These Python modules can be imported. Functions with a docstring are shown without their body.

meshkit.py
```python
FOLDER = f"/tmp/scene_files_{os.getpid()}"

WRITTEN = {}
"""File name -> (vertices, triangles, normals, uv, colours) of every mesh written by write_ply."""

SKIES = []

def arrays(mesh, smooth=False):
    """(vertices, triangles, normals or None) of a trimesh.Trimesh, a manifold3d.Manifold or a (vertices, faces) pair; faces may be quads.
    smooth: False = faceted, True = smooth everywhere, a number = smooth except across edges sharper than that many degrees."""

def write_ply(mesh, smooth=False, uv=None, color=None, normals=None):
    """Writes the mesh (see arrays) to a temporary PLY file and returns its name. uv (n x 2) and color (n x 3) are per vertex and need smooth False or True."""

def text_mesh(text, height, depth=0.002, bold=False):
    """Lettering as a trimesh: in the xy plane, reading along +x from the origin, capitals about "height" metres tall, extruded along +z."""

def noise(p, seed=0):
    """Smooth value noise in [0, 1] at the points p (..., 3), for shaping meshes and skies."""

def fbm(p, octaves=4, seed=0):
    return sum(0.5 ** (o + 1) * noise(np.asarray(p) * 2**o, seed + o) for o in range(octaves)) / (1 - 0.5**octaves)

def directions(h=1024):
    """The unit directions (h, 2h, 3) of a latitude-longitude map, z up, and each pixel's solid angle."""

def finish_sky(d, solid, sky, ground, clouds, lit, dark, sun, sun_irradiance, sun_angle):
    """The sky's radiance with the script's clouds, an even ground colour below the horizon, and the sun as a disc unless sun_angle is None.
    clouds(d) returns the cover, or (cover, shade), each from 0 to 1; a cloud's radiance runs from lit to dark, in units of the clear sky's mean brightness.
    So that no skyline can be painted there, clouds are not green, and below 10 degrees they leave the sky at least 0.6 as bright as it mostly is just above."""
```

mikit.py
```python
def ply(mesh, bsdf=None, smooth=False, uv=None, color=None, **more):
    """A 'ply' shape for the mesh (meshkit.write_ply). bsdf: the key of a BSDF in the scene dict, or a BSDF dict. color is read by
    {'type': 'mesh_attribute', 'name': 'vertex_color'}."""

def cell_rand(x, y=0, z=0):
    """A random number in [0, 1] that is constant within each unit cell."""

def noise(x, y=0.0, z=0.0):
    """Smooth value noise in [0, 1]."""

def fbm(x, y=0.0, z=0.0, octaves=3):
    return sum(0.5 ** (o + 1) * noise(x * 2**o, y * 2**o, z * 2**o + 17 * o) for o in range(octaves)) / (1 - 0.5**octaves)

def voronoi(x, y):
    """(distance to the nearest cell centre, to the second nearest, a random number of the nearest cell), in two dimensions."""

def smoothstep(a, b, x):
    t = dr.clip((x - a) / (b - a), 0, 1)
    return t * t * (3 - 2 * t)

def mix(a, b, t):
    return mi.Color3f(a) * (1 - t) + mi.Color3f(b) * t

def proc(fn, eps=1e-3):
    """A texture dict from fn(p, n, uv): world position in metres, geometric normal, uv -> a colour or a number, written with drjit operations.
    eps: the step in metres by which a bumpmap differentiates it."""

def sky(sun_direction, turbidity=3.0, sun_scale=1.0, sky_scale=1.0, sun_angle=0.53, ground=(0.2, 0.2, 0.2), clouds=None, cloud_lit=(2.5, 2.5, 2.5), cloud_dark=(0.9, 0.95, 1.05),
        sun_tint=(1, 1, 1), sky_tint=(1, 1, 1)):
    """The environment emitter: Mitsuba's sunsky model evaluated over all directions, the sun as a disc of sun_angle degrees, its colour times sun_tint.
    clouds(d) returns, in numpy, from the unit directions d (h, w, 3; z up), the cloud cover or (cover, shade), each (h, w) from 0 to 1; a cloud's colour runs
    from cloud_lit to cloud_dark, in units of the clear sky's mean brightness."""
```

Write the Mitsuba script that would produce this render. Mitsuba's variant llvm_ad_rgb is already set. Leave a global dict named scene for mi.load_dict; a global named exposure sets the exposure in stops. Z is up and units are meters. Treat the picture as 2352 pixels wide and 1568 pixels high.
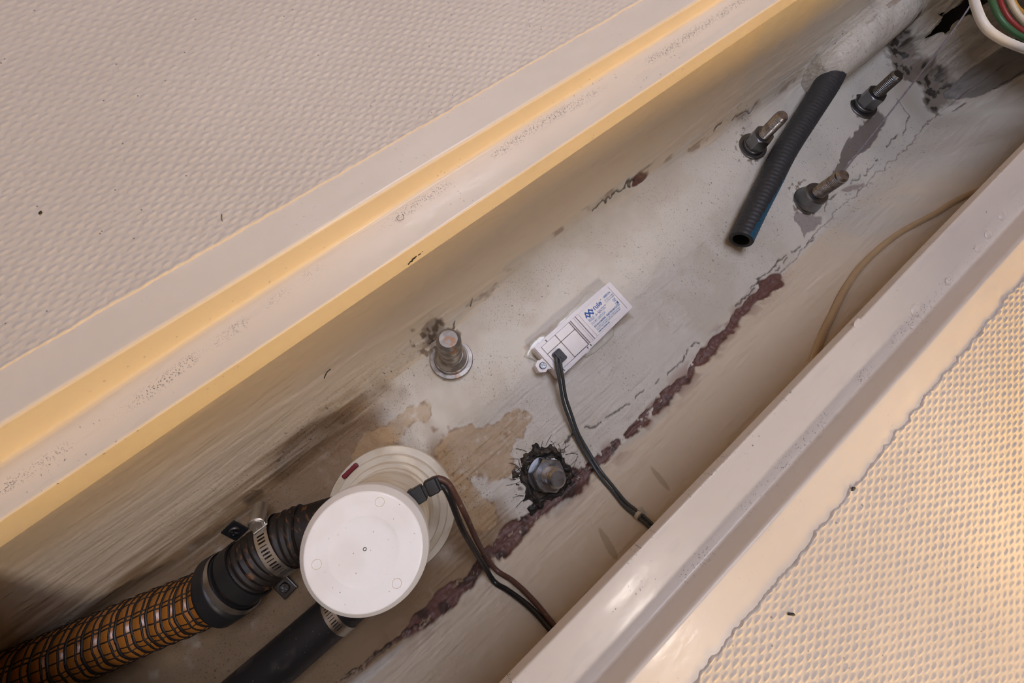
import math
import numpy as np
import trimesh
import manifold3d as m3
from shapely.geometry import Polygon, Point, box as sbox
from shapely import affinity
from shapely.ops import unary_union
import drjit as dr
import mitsuba as mi
import mikit
import meshkit
from mikit import proc, noise, fbm, voronoi, cell_rand, smoothstep, mix

T = mi.ScalarTransform4f
scene, labels = {}, {}
exposure = 0.0

# ------------------------------------------------------------------ camera
# x runs along the bilge, y to the left, z up; z = 0 is the cabin sole.
EYE = [0.0, 0.0, 0.28]
FWD = [0.22256, 0.04851, -0.97371]
UP = [0.60298, 0.77797, 0.17658]
scene['camera'] = {
    'type': 'perspective', 'fov_axis': 'x', 'fov': math.degrees(2 * math.atan(1176 / 900.0)),
    'near_clip': 0.01, 'far_clip': 50.0,
    'to_world': T().look_at(origin=EYE, target=[e + f for e, f in zip(EYE, FWD)], up=UP)}

# ------------------------------------------------------------------ light
COOL = (8.8, 9.2, 11.2)        # daylight through the overhead hatch, forward
SIDE = (0.5, 0.56, 0.75)         # daylight through the companionway, aft
WARM_NEAR = (20.5, 11.8, 2.5)  # the same along the front of the added box, forward
WARM = (37.0, 22.5, 5.0)      # warm berth light, low on the starboard side
DOME = (74.0, 66.0, 60.0)      # reading lamp


def rect_light(key, center, normal, up, w, h, rgb):
    n = np.array(normal, float) / np.linalg.norm(normal)
    c = np.array(center, float)
    scene[key] = {'type': 'rectangle',
                  'to_world': T().look_at(origin=c.tolist(), target=(c + n).tolist(), up=list(up)) @ T().scale([w / 2, h / 2, 1]),
                  'emitter': {'type': 'area', 'radiance': {'type': 'rgb', 'value': list(rgb)}}}


rect_light('window_1__pane', (0.50, 0.34, 1.545), (0, 0, -1), (1, 0, 0), 0.7, 0.7, COOL)
rect_light('window_2__pane', (-1.68, 0.1, 1.0), (1, 0, 0), (0, 0, 1), 0.9, 0.8, SIDE)
rect_light('berth_lamp__diffuser', (-0.32, -0.985, 0.200), (0, 1, 0), (1, 0, 0), 0.07, 1.06, WARM)
rect_light('berth_lamp_001__diffuser', (0.93, -0.525, 0.122), (0, 1, 0), (1, 0, 0), 0.05, 1.20, WARM_NEAR)
rect_light('reading_lamp__diffuser', (0.09, -0.90, 1.08), (0, 0.62, -0.78), (1, 0, 0), 0.16, 0.16, DOME)

# ------------------------------------------------------------------ helpers


def lin(r, g, b):
    out = []
    for c in (r, g, b):
        c /= 255.0
        out.append(c / 12.92 if c <= 0.04045 else ((c + 0.055) / 1.055) ** 2.4)
    return tuple(out)


def rgb(c):
    return {'type': 'rgb', 'value': [float(v) for v in c]}


def mat(key, color, rough=0.5, metallic=0.0, spec=0.5, bump=None, bump_scale=1.0, eps=3e-4, **more):
    b = {'type': 'principled', 'base_color': color if isinstance(color, dict) else rgb(color),
         'roughness': rough if isinstance(rough, dict) else float(rough), 'specular': float(spec)}
    if metallic:
        b['metallic'] = float(metallic)
    b.update(more)
    if bump is not None:
        b = {'type': 'bumpmap', 'arbitrary': proc(bump, eps=eps), 'scale': bump_scale, 'bsdf': b}
    scene[key] = {'type': 'twosided', 'bsdf': b}
    return key


def put(key, mesh, bsdf, smooth=35, label=None, cat=None, group=None, kind=None, color=None):
    n, base = 1, key
    while key in scene:
        key = f'{base}_{n:03d}'
        n += 1
    scene[key] = mikit.ply(mesh, bsdf, smooth=smooth, color=color)
    tag(key, label, cat, group, kind)
    return key


def tag(key, label=None, cat=None, group=None, kind=None):
    d = {k: v for k, v in (('label', label), ('category', cat), ('group', group), ('kind', kind)) if v}
    if d:
        labels[key] = {**labels.get(key, {}), **d}


def cat_(ms):
    return trimesh.util.concatenate(ms)


def spline(pts, n=8):
    """Catmull-Rom through the points."""
    p = np.asarray(pts, float)
    p = np.vstack([2 * p[0] - p[1], p, 2 * p[-1] - p[-2]])
    out = []
    for i in range(1, len(p) - 2):
        t = np.linspace(0, 1, n, endpoint=False)[:, None]
        a, b, c, d = p[i - 1], p[i], p[i + 1], p[i + 2]
        out.append(0.5 * (2 * b + (c - a) * t + (2 * a - 5 * b + 4 * c - d) * t ** 2 + (3 * b - a - 3 * c + d) * t ** 3))
    out.append(p[-2][None])
    return np.vstack(out)


def resample(path, step):
    s = np.r_[0, np.cumsum(np.linalg.norm(np.diff(path, axis=0), axis=1))]
    n = max(2, int(round(s[-1] / step)) + 1)
    q = np.linspace(0, s[-1], n)
    return np.stack([np.interp(q, s, path[:, k]) for k in range(3)], 1), q


def frames(path, ref=(0, 0, 1)):
    t = np.gradient(path, axis=0)
    t /= np.linalg.norm(t, axis=1, keepdims=True)
    a = np.asarray(ref, float)
    A, B = [], []
    for v in t:
        a = a - v * (a @ v)
        a /= np.linalg.norm(a)
        A.append(a)
        B.append(np.cross(v, a))
    return t, np.array(A), np.array(B)


def tube(path, r, n=16, cap=True, ref=(0, 0, 1)):
    """A round tube; r is a number, or an array per path point."""
    path = np.asarray(path, float)
    t, A, B = frames(path, ref)
    r = np.broadcast_to(r, len(path)) if np.ndim(r) < 2 else r
    ang = np.arange(n) * 2 * np.pi / n
    ring = A[:, None] * np.cos(ang)[None, :, None] + B[:, None] * np.sin(ang)[None, :, None]
    rr = r[:, None, None] if np.ndim(r) == 1 else r[:, :, None]
    v = (path[:, None] + ring * rr).reshape(-1, 3)
    i, j = np.meshgrid(np.arange(len(path) - 1), np.arange(n), indexing='ij')
    k = (j + 1) % n
    q = np.stack([i * n + j, i * n + k, (i + 1) * n + k, (i + 1) * n + j], -1).reshape(-1, 4)
    f = np.vstack([q[:, [0, 1, 2]], q[:, [0, 2, 3]]])
    if cap:
        m = len(v)
        v = np.vstack([v, path[0], path[-1]])
        jj = np.arange(n)
        kk = (jj + 1) % n
        e = (len(path) - 1) * n
        f = np.vstack([f, np.stack([np.full(n, m), kk, jj], 1), np.stack([np.full(n, m + 1), e + jj, e + kk], 1)])
    return trimesh.Trimesh(v, f, process=False)


def lathe(profile, n=64, at=(0, 0, 0)):
    """Revolves (radius, z) points around z."""
    p = np.asarray(profile, float)
    ang = np.arange(n) * 2 * np.pi / n
    v = np.stack([p[:, None, 0] * np.cos(ang), p[:, None, 0] * np.sin(ang), np.repeat(p[:, None, 1], n, 1)], -1).reshape(-1, 3)
    i, j = np.meshgrid(np.arange(len(p) - 1), np.arange(n), indexing='ij')
    k = (j + 1) % n
    q = np.stack([i * n + j, i * n + k, (i + 1) * n + k, (i + 1) * n + j], -1).reshape(-1, 4)
    m = trimesh.Trimesh(v + np.asarray(at), np.vstack([q[:, [0, 1, 2]], q[:, [0, 2, 3]]]), process=False)
    m.update_faces(m.area_faces > 1e-14)
    return m


def aim(mesh, axis, at, spin=0.0):
    """Turns the mesh's z to axis and moves it."""
    a = np.asarray(axis, float)
    a /= np.linalg.norm(a)
    x = np.cross([0.0, 1.0, 0.0], a)
    if np.linalg.norm(x) < 1e-3:
        x = np.array([1.0, 0, 0])
    x /= np.linalg.norm(x)
    R = np.eye(4)
    R[:3, 0], R[:3, 1], R[:3, 2], R[:3, 3] = x, np.cross(a, x), a, at
    return mesh.copy().apply_transform(R @ trimesh.transformations.rotation_matrix(spin, [0, 0, 1]))


def rbox(sx, sy, sz, r=0.001, seg=10):
    """A box with rounded edges, centred."""
    s = m3.Manifold.sphere(r, seg)
    ms = [s.translate((x * (sx / 2 - r), y * (sy / 2 - r), z * (sz / 2 - r))) for x in (-1, 1) for y in (-1, 1) for z in (-1, 1)]
    m = m3.Manifold.batch_hull(ms).to_mesh()
    return trimesh.Trimesh(m.vert_properties[:, :3], m.tri_verts, process=False)


def extrude(poly, h, z=0.0):
    parts = [trimesh.creation.extrude_polygon(g, h, engine='earcut') for g in getattr(poly, 'geoms', [poly])]
    return cat_(parts).apply_translation([0, 0, z])


def grid_mesh(P):
    """Quads over an (a, b, 3) array of points."""
    a, b = P.shape[:2]
    i, j = np.meshgrid(np.arange(a - 1), np.arange(b - 1), indexing='ij')
    q = np.stack([i * b + j, (i + 1) * b + j, (i + 1) * b + j + 1, i * b + j + 1], -1).reshape(-1, 4)
    return trimesh.Trimesh(P.reshape(-1, 3), np.vstack([q[:, [0, 1, 2]], q[:, [0, 2, 3]]]), process=False)


def nz(x, y, fx, fy, seed=0, octaves=3):
    x, y = np.broadcast_arrays(x, y)
    return meshkit.fbm(np.stack([x * fx, y * fy, np.zeros_like(x)], -1), octaves, seed)


def sst(a, b, x):
    t = np.clip((x - a) / (b - a), 0, 1)
    return t * t * (3 - 2 * t)


rng = np.random.default_rng(7)

# ------------------------------------------------------------------ materials


def gel_col(p, n, uv):
    """Cream gelcoat: scuffs, pits of dirt, dirty rubbed lines along the ledge."""
    c = mix((0.53, 0.47, 0.405), (0.58, 0.52, 0.455), fbm(p.x * 9, p.y * 9, p.z * 9))
    jx, jy = fbm(p.x * 1100, p.y * 1100, p.z * 1100, 2) - 0.5, fbm(p.x * 1100, p.y * 1100 + 5, p.z * 1100, 2) - 0.5
    d, _, w = voronoi(p.x * 260 + jx * 0.6, p.y * 260 + p.z * 260 + jy * 0.6)
    dust = fbm(p.x * 18 + 3, p.y * 60, p.z * 60)
    psz = 0.05 + 0.13 * cell_rand(w * 983.0)
    pit = smoothstep(psz, psz * 0.5, d) * dr.select(w > 0.78, 1.0, 0.0) * smoothstep(0.55, 0.66, dust)
    ledge = dr.select(p.z < -0.0150, 1.0, 0.25)
    smear = smoothstep(0.62, 0.8, fbm(p.x * 30, p.y * 160 + 9, 2.0)) * 0.16 * ledge
    c = mix(c, (0.42, 0.39, 0.37), smear)
    # a dotted line of grit where the hatch board has rubbed
    line = 0.1478 + (fbm(p.x * 6, 4.0, 1.0) - 0.5) * 0.012
    near = smoothstep(0.0062, 0.0005, dr.abs(p.y - line)) * smoothstep(0.35, 0.6, fbm(p.x * 22, 8.0, 2.0))
    d2, _, w2 = voronoi(p.x * 820 + jx * 1.4, p.y * 820 + jy * 1.4)
    grit = smoothstep(0.40, 0.2, d2) * dr.select(w2 > 0.50, 1.0, 0.0) * near * dr.select(p.z < -0.0155, 1.0, 0.0)
    foot = smoothstep(0.0075, 0.001, dr.abs(p.y + 0.2035)) * smoothstep(0.35, 0.62, fbm(p.x * 30, 2.0, 6.0)) * dr.select(p.z < -0.0155, 1.0, 0.0)
    lip = smoothstep(0.0030, 0.0005, dr.abs(p.y + 0.1655 + 0.0016 * fbm(p.x * 60, 1.0, 1.0))) * smoothstep(0.45, 0.6, fbm(p.x * 26, 5.0, 6.0)) * dr.select(p.z < -0.0155, 1.0, 0.0)
    grit2 = smoothstep(0.40, 0.2, d2) * dr.select(w2 > 0.84, 1.0, 0.0) * dr.minimum(foot + lip, 1.0)
    return mix(mix(c, (0.10, 0.09, 0.10), pit * 0.85 * ledge), (0.09, 0.08, 0.09), dr.minimum(grit + grit2, 1.0) * 0.85)


def gel_bump(p, n, uv):
    return fbm(p.x * 110, p.y * 260, p.z * 260) * 0.00010 + fbm(p.x * 25, p.y * 60, 1.0, 2) * 0.0003


def gel_rough(p, n, uv):
    return 0.30 + 0.20 * fbm(p.x * 40, p.y * 150, 5.0)


mat('gelcoat', proc(gel_col), proc(gel_rough), spec=0.35, bump=gel_bump, clearcoat=0.5, clearcoat_gloss=0.93)


def skid_col(p, n, uv):
    c = mix((0.475, 0.42, 0.365), (0.525, 0.468, 0.41), fbm(p.x * 14, p.y * 14, 1.0))
    d, _, w = voronoi(p.x * 140, p.y * 140)
    return mix(c, (0.11, 0.10, 0.10), smoothstep(0.10, 0.05, d) * dr.select(w > 0.972, 0.8, 0.0))


def skid_bump(p, n, uv):
    return fbm(p.x * 420, p.y * 700, 1.0, 2) * 0.00022


mat('nonskid', proc(skid_col), 0.5, spec=0.4, bump=skid_bump)


def hull_bump(p, n, uv):
    return fbm(p.x * 300, p.y * 420, p.z * 420) * 0.00030 + fbm(p.x * 22, p.y * 330, p.z * 230, 2) * 0.0014


def speck(p, n, uv):
    """Grit lying in the paint: grains of two sizes, thicker in patches."""
    wx, wy = fbm(p.x * 900, p.y * 900, 1.0, 2) - 0.5, fbm(p.x * 900, p.y * 900, 7.0, 2) - 0.5
    d, _, w = voronoi(p.x * 190 + wx * 0.5, p.y * 190 + wy * 0.5)
    d2, _, w2 = voronoi(p.x * 560 + 7 + wx * 1.1, p.y * 560 + wy * 1.1)
    patch = fbm(p.x * 14, p.y * 14, 3.0)
    aft = smoothstep(0.35, -0.1, p.x)
    size = 0.06 + 0.16 * cell_rand(w * 997.0)
    a = smoothstep(size, size * 0.5, d) * dr.select(w > 0.86 - 0.08 * aft, 0.8, 0.0) * smoothstep(0.40, 0.62, patch)
    b = smoothstep(0.34, 0.12, d2) * dr.select(w2 > 0.80 - 0.16 * aft, 0.25 + 0.45 * cell_rand(w2 * 991.0), 0.0) * smoothstep(0.30, 0.60, patch)
    sole = smoothstep(0.115, 0.085, p.y) * smoothstep(-0.19, -0.15, p.y)
    return dr.minimum((a + b) * sole, 0.9)


scene['hull_paint'] = {
    'type': 'bumpmap', 'arbitrary': proc(hull_bump, eps=4e-4), 'scale': 1.0,
    'bsdf': {'type': 'blendbsdf', 'weight': proc(speck),
             'bsdf_0': {'type': 'principled', 'base_color': {'type': 'mesh_attribute', 'name': 'vertex_color'}, 'roughness': 0.5, 'specular': 0.4},
             'bsdf_1': {'type': 'principled', 'base_color': rgb((0.075, 0.055, 0.042)), 'roughness': 0.85, 'specular': 0.2}}}


def steel_col(p, n, uv):
    return mix((0.46, 0.47, 0.50), (0.26, 0.265, 0.28), smoothstep(0.35, 0.7, fbm(p.x * 160, p.y * 160, p.z * 160)))


mat('steel', proc(steel_col), 0.30, metallic=1.0)
mat('dark_steel', (0.21, 0.215, 0.225), 0.34, metallic=1.0)


def zinc_col(p, n, uv):
    t = fbm(p.x * 120, p.y * 120, p.z * 120)
    c = mix((0.40, 0.37, 0.34), (0.24, 0.22, 0.20), smoothstep(0.35, 0.65, t))
    return mix(c, (0.27, 0.13, 0.06), smoothstep(0.66, 0.78, fbm(p.x * 90 + 5, p.y * 90, p.z * 90)) * 0.8)


mat('worn_zinc', proc(zinc_col), 0.42, metallic=0.8)
mat('bright_steel', (0.58, 0.565, 0.54), 0.36, metallic=1.0)


def lid_col(p, n, uv):
    d, _, w = voronoi(p.x * 300, p.y * 300)
    c = mix((0.90, 0.89, 0.875), (0.85, 0.83, 0.79), smoothstep(0.45, 0.8, fbm(p.x * 26, p.y * 26, 1.0)))
    sz = 0.04 + 0.12 * cell_rand(w * 977.0)
    return mix(c, (0.13, 0.10, 0.09), smoothstep(sz, sz * 0.5, d) * dr.select(w > 0.955, 0.85, 0.0))


def lid_bump(p, n, uv):
    return fbm(p.x * 90, p.y * 90, p.z * 90) * 0.00012


mat('white_plastic', proc(lid_col), 0.26, spec=0.5, bump=lid_bump)


def body_col(p, n, uv):
    c = mix((0.66, 0.60, 0.48), (0.56, 0.475, 0.34), smoothstep(0.4, 0.75, fbm(p.x * 45, p.y * 45, p.z * 90)))
    return c


mat('cream_plastic', proc(body_col), 0.4, spec=0.45)
mat('shaded_rim_plastic', (0.66, 0.64, 0.60), 0.4)  # cap plastic greyed, the shade on the bevel put into the colour
mat('red_plastic', (0.16, 0.012, 0.022), 0.4)
mat('switch_white', (0.70, 0.68, 0.70), 0.32)
mat('switch_paddle', (0.72, 0.70, 0.70), 0.3)
mat('switch_dark', (0.10, 0.095, 0.09), 0.6)
mat('blue_ink', (0.012, 0.075, 0.30), 0.5)
mat('blue_ink_faint', (0.05, 0.13, 0.34), 0.5)
mat('black_rubber', (0.012, 0.012, 0.013), 0.45)


def worn_black(p, n, uv):
    d, _, w = voronoi(p.x * 190, p.y * 190 + p.z * 90)
    return mix((0.016, 0.015, 0.016), (0.10, 0.085, 0.07), smoothstep(0.55, 0.85, fbm(p.x * 70, p.y * 70, p.z * 70)) * 0.35 + smoothstep(0.12, 0.06, d) * dr.select(w > 0.9, 0.8, 0.0))


mat('worn_rubber', proc(worn_black), 0.5)


def ribbed_col(p, n, uv):
    return mix((0.014, 0.016, 0.020), (0.030, 0.031, 0.034), fbm(p.x * 240, p.y * 240, p.z * 240))


mat('ribbed_rubber', proc(ribbed_col), 0.55)
mat('blue_stripe', (0.010, 0.075, 0.135), 0.5)
mat('hose_bore', (0.006, 0.006, 0.006), 0.7)
mat('wire_grey', (0.045, 0.052, 0.055), 0.4)
mat('wire_black', (0.010, 0.010, 0.011), 0.38)


def brown_col(p, n, uv):
    return mix((0.090, 0.042, 0.030), (0.16, 0.12, 0.10), smoothstep(0.62, 0.8, fbm(p.x * 180, p.y * 180, p.z * 180)) * 0.7)


mat('wire_brown', proc(brown_col), 0.45)
mat('wire_white', (0.62, 0.62, 0.60), 0.4)
mat('wire_green', (0.045, 0.13, 0.055), 0.4)
mat('wire_red', (0.30, 0.035, 0.03), 0.4)
mat('wire_cream', (0.58, 0.52, 0.40), 0.4)
mat('wire_yellow', (0.48, 0.25, 0.04), 0.4)
mat('wire_blue', (0.02, 0.02, 0.10), 0.4)
mat('cable_tan', (0.46, 0.33, 0.19), 0.42)
mat('tie_clear', (0.50, 0.44, 0.34), 0.35)


def orange_col(p, n, uv):
    return mix((0.33, 0.125, 0.022), (0.25, 0.088, 0.016), fbm(p.x * 60, p.y * 60, p.z * 60))


mat('orange_hose', proc(orange_col), 0.24, spec=0.55)
mat('net_black', (0.014, 0.009, 0.007), 0.5)


def cuff_col(p, n, uv):
    return mix((0.010, 0.007, 0.006), (0.13, 0.055, 0.018), smoothstep(0.56, 0.78, fbm(p.x * 300, p.y * 90, p.z * 90)) * 0.8)


mat('rusty_hose', proc(cuff_col), 0.55)


def cord_col(p, n, uv):
    return mix((0.30, 0.28, 0.32), (0.12, 0.11, 0.13), fbm(p.x * 400, p.y * 400, p.z * 400))


mat('cord_grey', proc(cord_col), 0.5)


def gunk_col(p, n, uv):
    return mix((0.012, 0.011, 0.010), (0.075, 0.055, 0.042), smoothstep(0.45, 0.75, fbm(p.x * 170, p.y * 170, p.z * 170)))


def gunk_bump(p, n, uv):
    return fbm(p.x * 260, p.y * 260, p.z * 260) * 0.0012


mat('gunk', proc(gunk_col), 0.5, bump=gunk_bump)
mat('silicone', (0.56, 0.54, 0.47), 0.18, spec=0.6)
mat('chip_black', (0.012, 0.012, 0.013), 0.6)
mat('fibre', (0.10, 0.07, 0.05), 0.6)
mat('fibre_pale', (0.62, 0.52, 0.40), 0.6)
mat('headliner', (0.55, 0.53, 0.50), 0.8)
mat('cabin_wall', (0.30, 0.20, 0.12), 0.6)
mat('lamp_case', (0.6, 0.6, 0.58), 0.4)
scene['water'] = {'type': 'dielectric', 'int_ior': 1.33}

# ------------------------------------------------------------------ the cabin round the camera (outside the frame)


def slab(x0, x1, y0, y1, z0, z1):
    return trimesh.creation.box((x1 - x0, y1 - y0, z1 - z0)).apply_translation(((x0 + x1) / 2, (y0 + y1) / 2, (z0 + z1) / 2))


put('ceiling', slab(-1.75, 2.05, -1.05, 1.45, 1.56, 1.60), 'headliner', False, 'white cabin headliner above the sole', kind='structure')
put('wall_left', slab(-1.75, 2.05, 1.4, 1.45, 0, 1.56), 'cabin_wall', False, 'tan cabin side on the port side', kind='structure')
put('wall_right', slab(-1.75, 2.05, -1.05, -1.0, 0, 1.56), 'cabin_wall', False, 'tan cabin side on the starboard side', kind='structure')
put('wall_front', slab(2.0, 2.05, -1.0, 1.4, 0, 1.56), 'cabin_wall', False, 'tan bulkhead forward', kind='structure')
put('wall_back', slab(-1.75, -1.7, -1.0, 1.4, 0, 1.56), 'cabin_wall', False, 'tan bulkhead aft', kind='structure')


def frame4(w, h, t, d):
    return extrude(sbox(-w / 2 - t, -h / 2 - t, w / 2 + t, h / 2 + t).difference(sbox(-w / 2, -h / 2, w / 2, h / 2)), d)


put('window_1__frame', frame4(0.7, 0.7, 0.03, 0.03).apply_translation((0.50, 0.34, 1.53)), 'lamp_case', False)
tag('window_1', 'square frosted deck hatch overhead', kind='structure')
put('window_2__frame', aim(frame4(0.8, 0.9, 0.03, 0.03), (1, 0, 0), (-1.70, 0.1, 1.0)), 'lamp_case', False)
tag('window_2', 'companionway opening aft with daylight', kind='structure')
put('berth_lamp__housing', slab(-0.86, 0.22, -1.0, -0.987, 0.145, 0.255), 'lamp_case', False)
tag('berth_lamp', 'warm strip light low on the starboard cabin side, aft of the added box', 'lamp')
put('shade_box__body', slab(0.25, 1.70, -0.998, -0.54, 0.0, 0.55), 'cabin_wall', False)  # unseen box, added to block the reading lamp from the forward right
put('shade_box__lid', slab(0.24, 1.71, -0.998, -0.525, 0.55, 0.575), 'cabin_wall', False)
tag('shade_box', 'unseen tan box added to shade the forward right sole from the reading lamp', 'shade_box')
put('berth_lamp_001__housing', slab(0.32, 1.54, -0.539, -0.527, 0.087, 0.157), 'lamp_case', False)
tag('berth_lamp_001', 'warm strip light along the front of the added box', 'lamp')
put('reading_lamp__shade', aim(lathe([(0.085, -0.002), (0.12, -0.002), (0.122, 0.0), (0.06, 0.05), (0.0, 0.055)], 40), (0, -0.62, 0.78), (0.09, -0.904, 1.085)), 'lamp_case', 30)
put('reading_lamp__arm', tube(np.array([(0.09, -0.93, 1.12), (0.09, -0.97, 1.14), (0.09, -1.0, 1.14)]), 0.008, 12), 'lamp_case', 40)
tag('reading_lamp', 'white reading lamp on the starboard cabin side', 'lamp')



def far_bump(p, n, uv):
    h = mi.Float(0)
    for o in (0.0, 0.5):
        a, b = p.x / 0.0109 + o, p.y / 0.0073 + o
        u = (a - dr.floor(a) - 0.5) * 0.0109 / 0.0034
        v = (b - dr.floor(b) - 0.5) * 0.0073 / 0.0012
        h = dr.maximum(h, smoothstep(0.0, 1.0, 1.0 - dr.minimum(u * u + v * v, 1.0)))
    return h * 0.00055 + fbm(p.x * 420, p.y * 700, 1.0, 2) * 0.0002


mat('nonskid_far', proc(skid_col), 0.5, spec=0.4, bump=far_bump)
# ------------------------------------------------------------------ cabin sole: rim of the opening, and moulded non-skid
OX0, OX1 = -0.33, 1.02         # the opening along x


def arc(c, r, a0, a1, n=6):
    a = np.radians(np.linspace(a0, a1, n))
    return [(c[0] + r * math.cos(t), c[1] + r * math.sin(t)) for t in a]


def sweep_x(profile, xs, wobble=None):
    p = np.asarray(profile, float)
    P = np.zeros((len(xs), len(p), 3))
    P[:, :, 0] = xs[:, None]
    P[:, :, 1] = p[None, :, 0]
    P[:, :, 2] = p[None, :, 1]
    if wobble is not None:
        P = wobble(P)
    return grid_mesh(P)


def wob(P):
    dz = 0
    P[:, :, 2] += (nz(P[:, :, 0], P[:, :, 1], 9, 14, 3, 2) - 0.5) * 0.0010
    P[:, :, 1] += (nz(P[:, :, 0], P[:, :, 2], 7, 5, 4, 2) - 0.5) * 0.0012
    return P


xs = np.linspace(OX0, OX1, 340)


def sweep_var(fn):
    P = np.array([[(x, y, z) for y, z in fn(x)] for x in xs])
    return grid_mesh(wob(P))


def left_profile(x):
    """The rebate is a little deeper aft than forward."""
    h = float(np.interp(x, [-0.33, -0.22, -0.10, 0.10, 0.43, 1.02], [0.0360, 0.0335, 0.0270, 0.0222, 0.0180, 0.0160]))
    t = float(np.interp(x, [-0.33, -0.24, 0.07, 0.50, 1.02], [0.0330, 0.0305, 0.0245, 0.0200, 0.0190]))
    yt = float(np.interp(x, [-0.33, -0.22, 0.10, 0.43, 1.02], [0.1632, 0.1630, 0.1620, 0.1580, 0.1560]))
    yb = yt - 0.0012
    ye = 0.1149 * (0.28 + h) / 0.28
    y0 = 0.1925 - 0.0097 * (x + 0.1965)
    out = [(y0 + 0.002 - (y0 + 0.002 - yt - 0.0032) * k / 9, 0.0) for k in range(10)]
    out += arc((yt + 0.0028, -0.0028), 0.0028, 90, 176, 8)
    f = 0.0040
    out += [(yb - f + f * math.cos(a), -h + f + f * math.sin(a)) for a in np.radians(np.linspace(2, -88, 8))]
    out += [(yb - f + (ye + 0.0022 - yb + f) * k / 8, -h + 0.0003 * math.sin(k * 0.8)) for k in range(1, 9)]
    out += [(ye + 0.0018 * (1 - math.sin(a)), -h - 0.0018 * (1 - math.cos(a))) for a in np.radians(np.linspace(10, 88, 5))]
    out += [(ye - 0.0030 * k / 4, -h - 0.0018 - (t - 0.0030) * k / 4) for k in range(1, 5)]
    out += [(ye - 0.0024, -h - t), (ye + 0.003, -h - t - 0.0008), (0.19, -h - t - 0.0008)]
    return out


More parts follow.
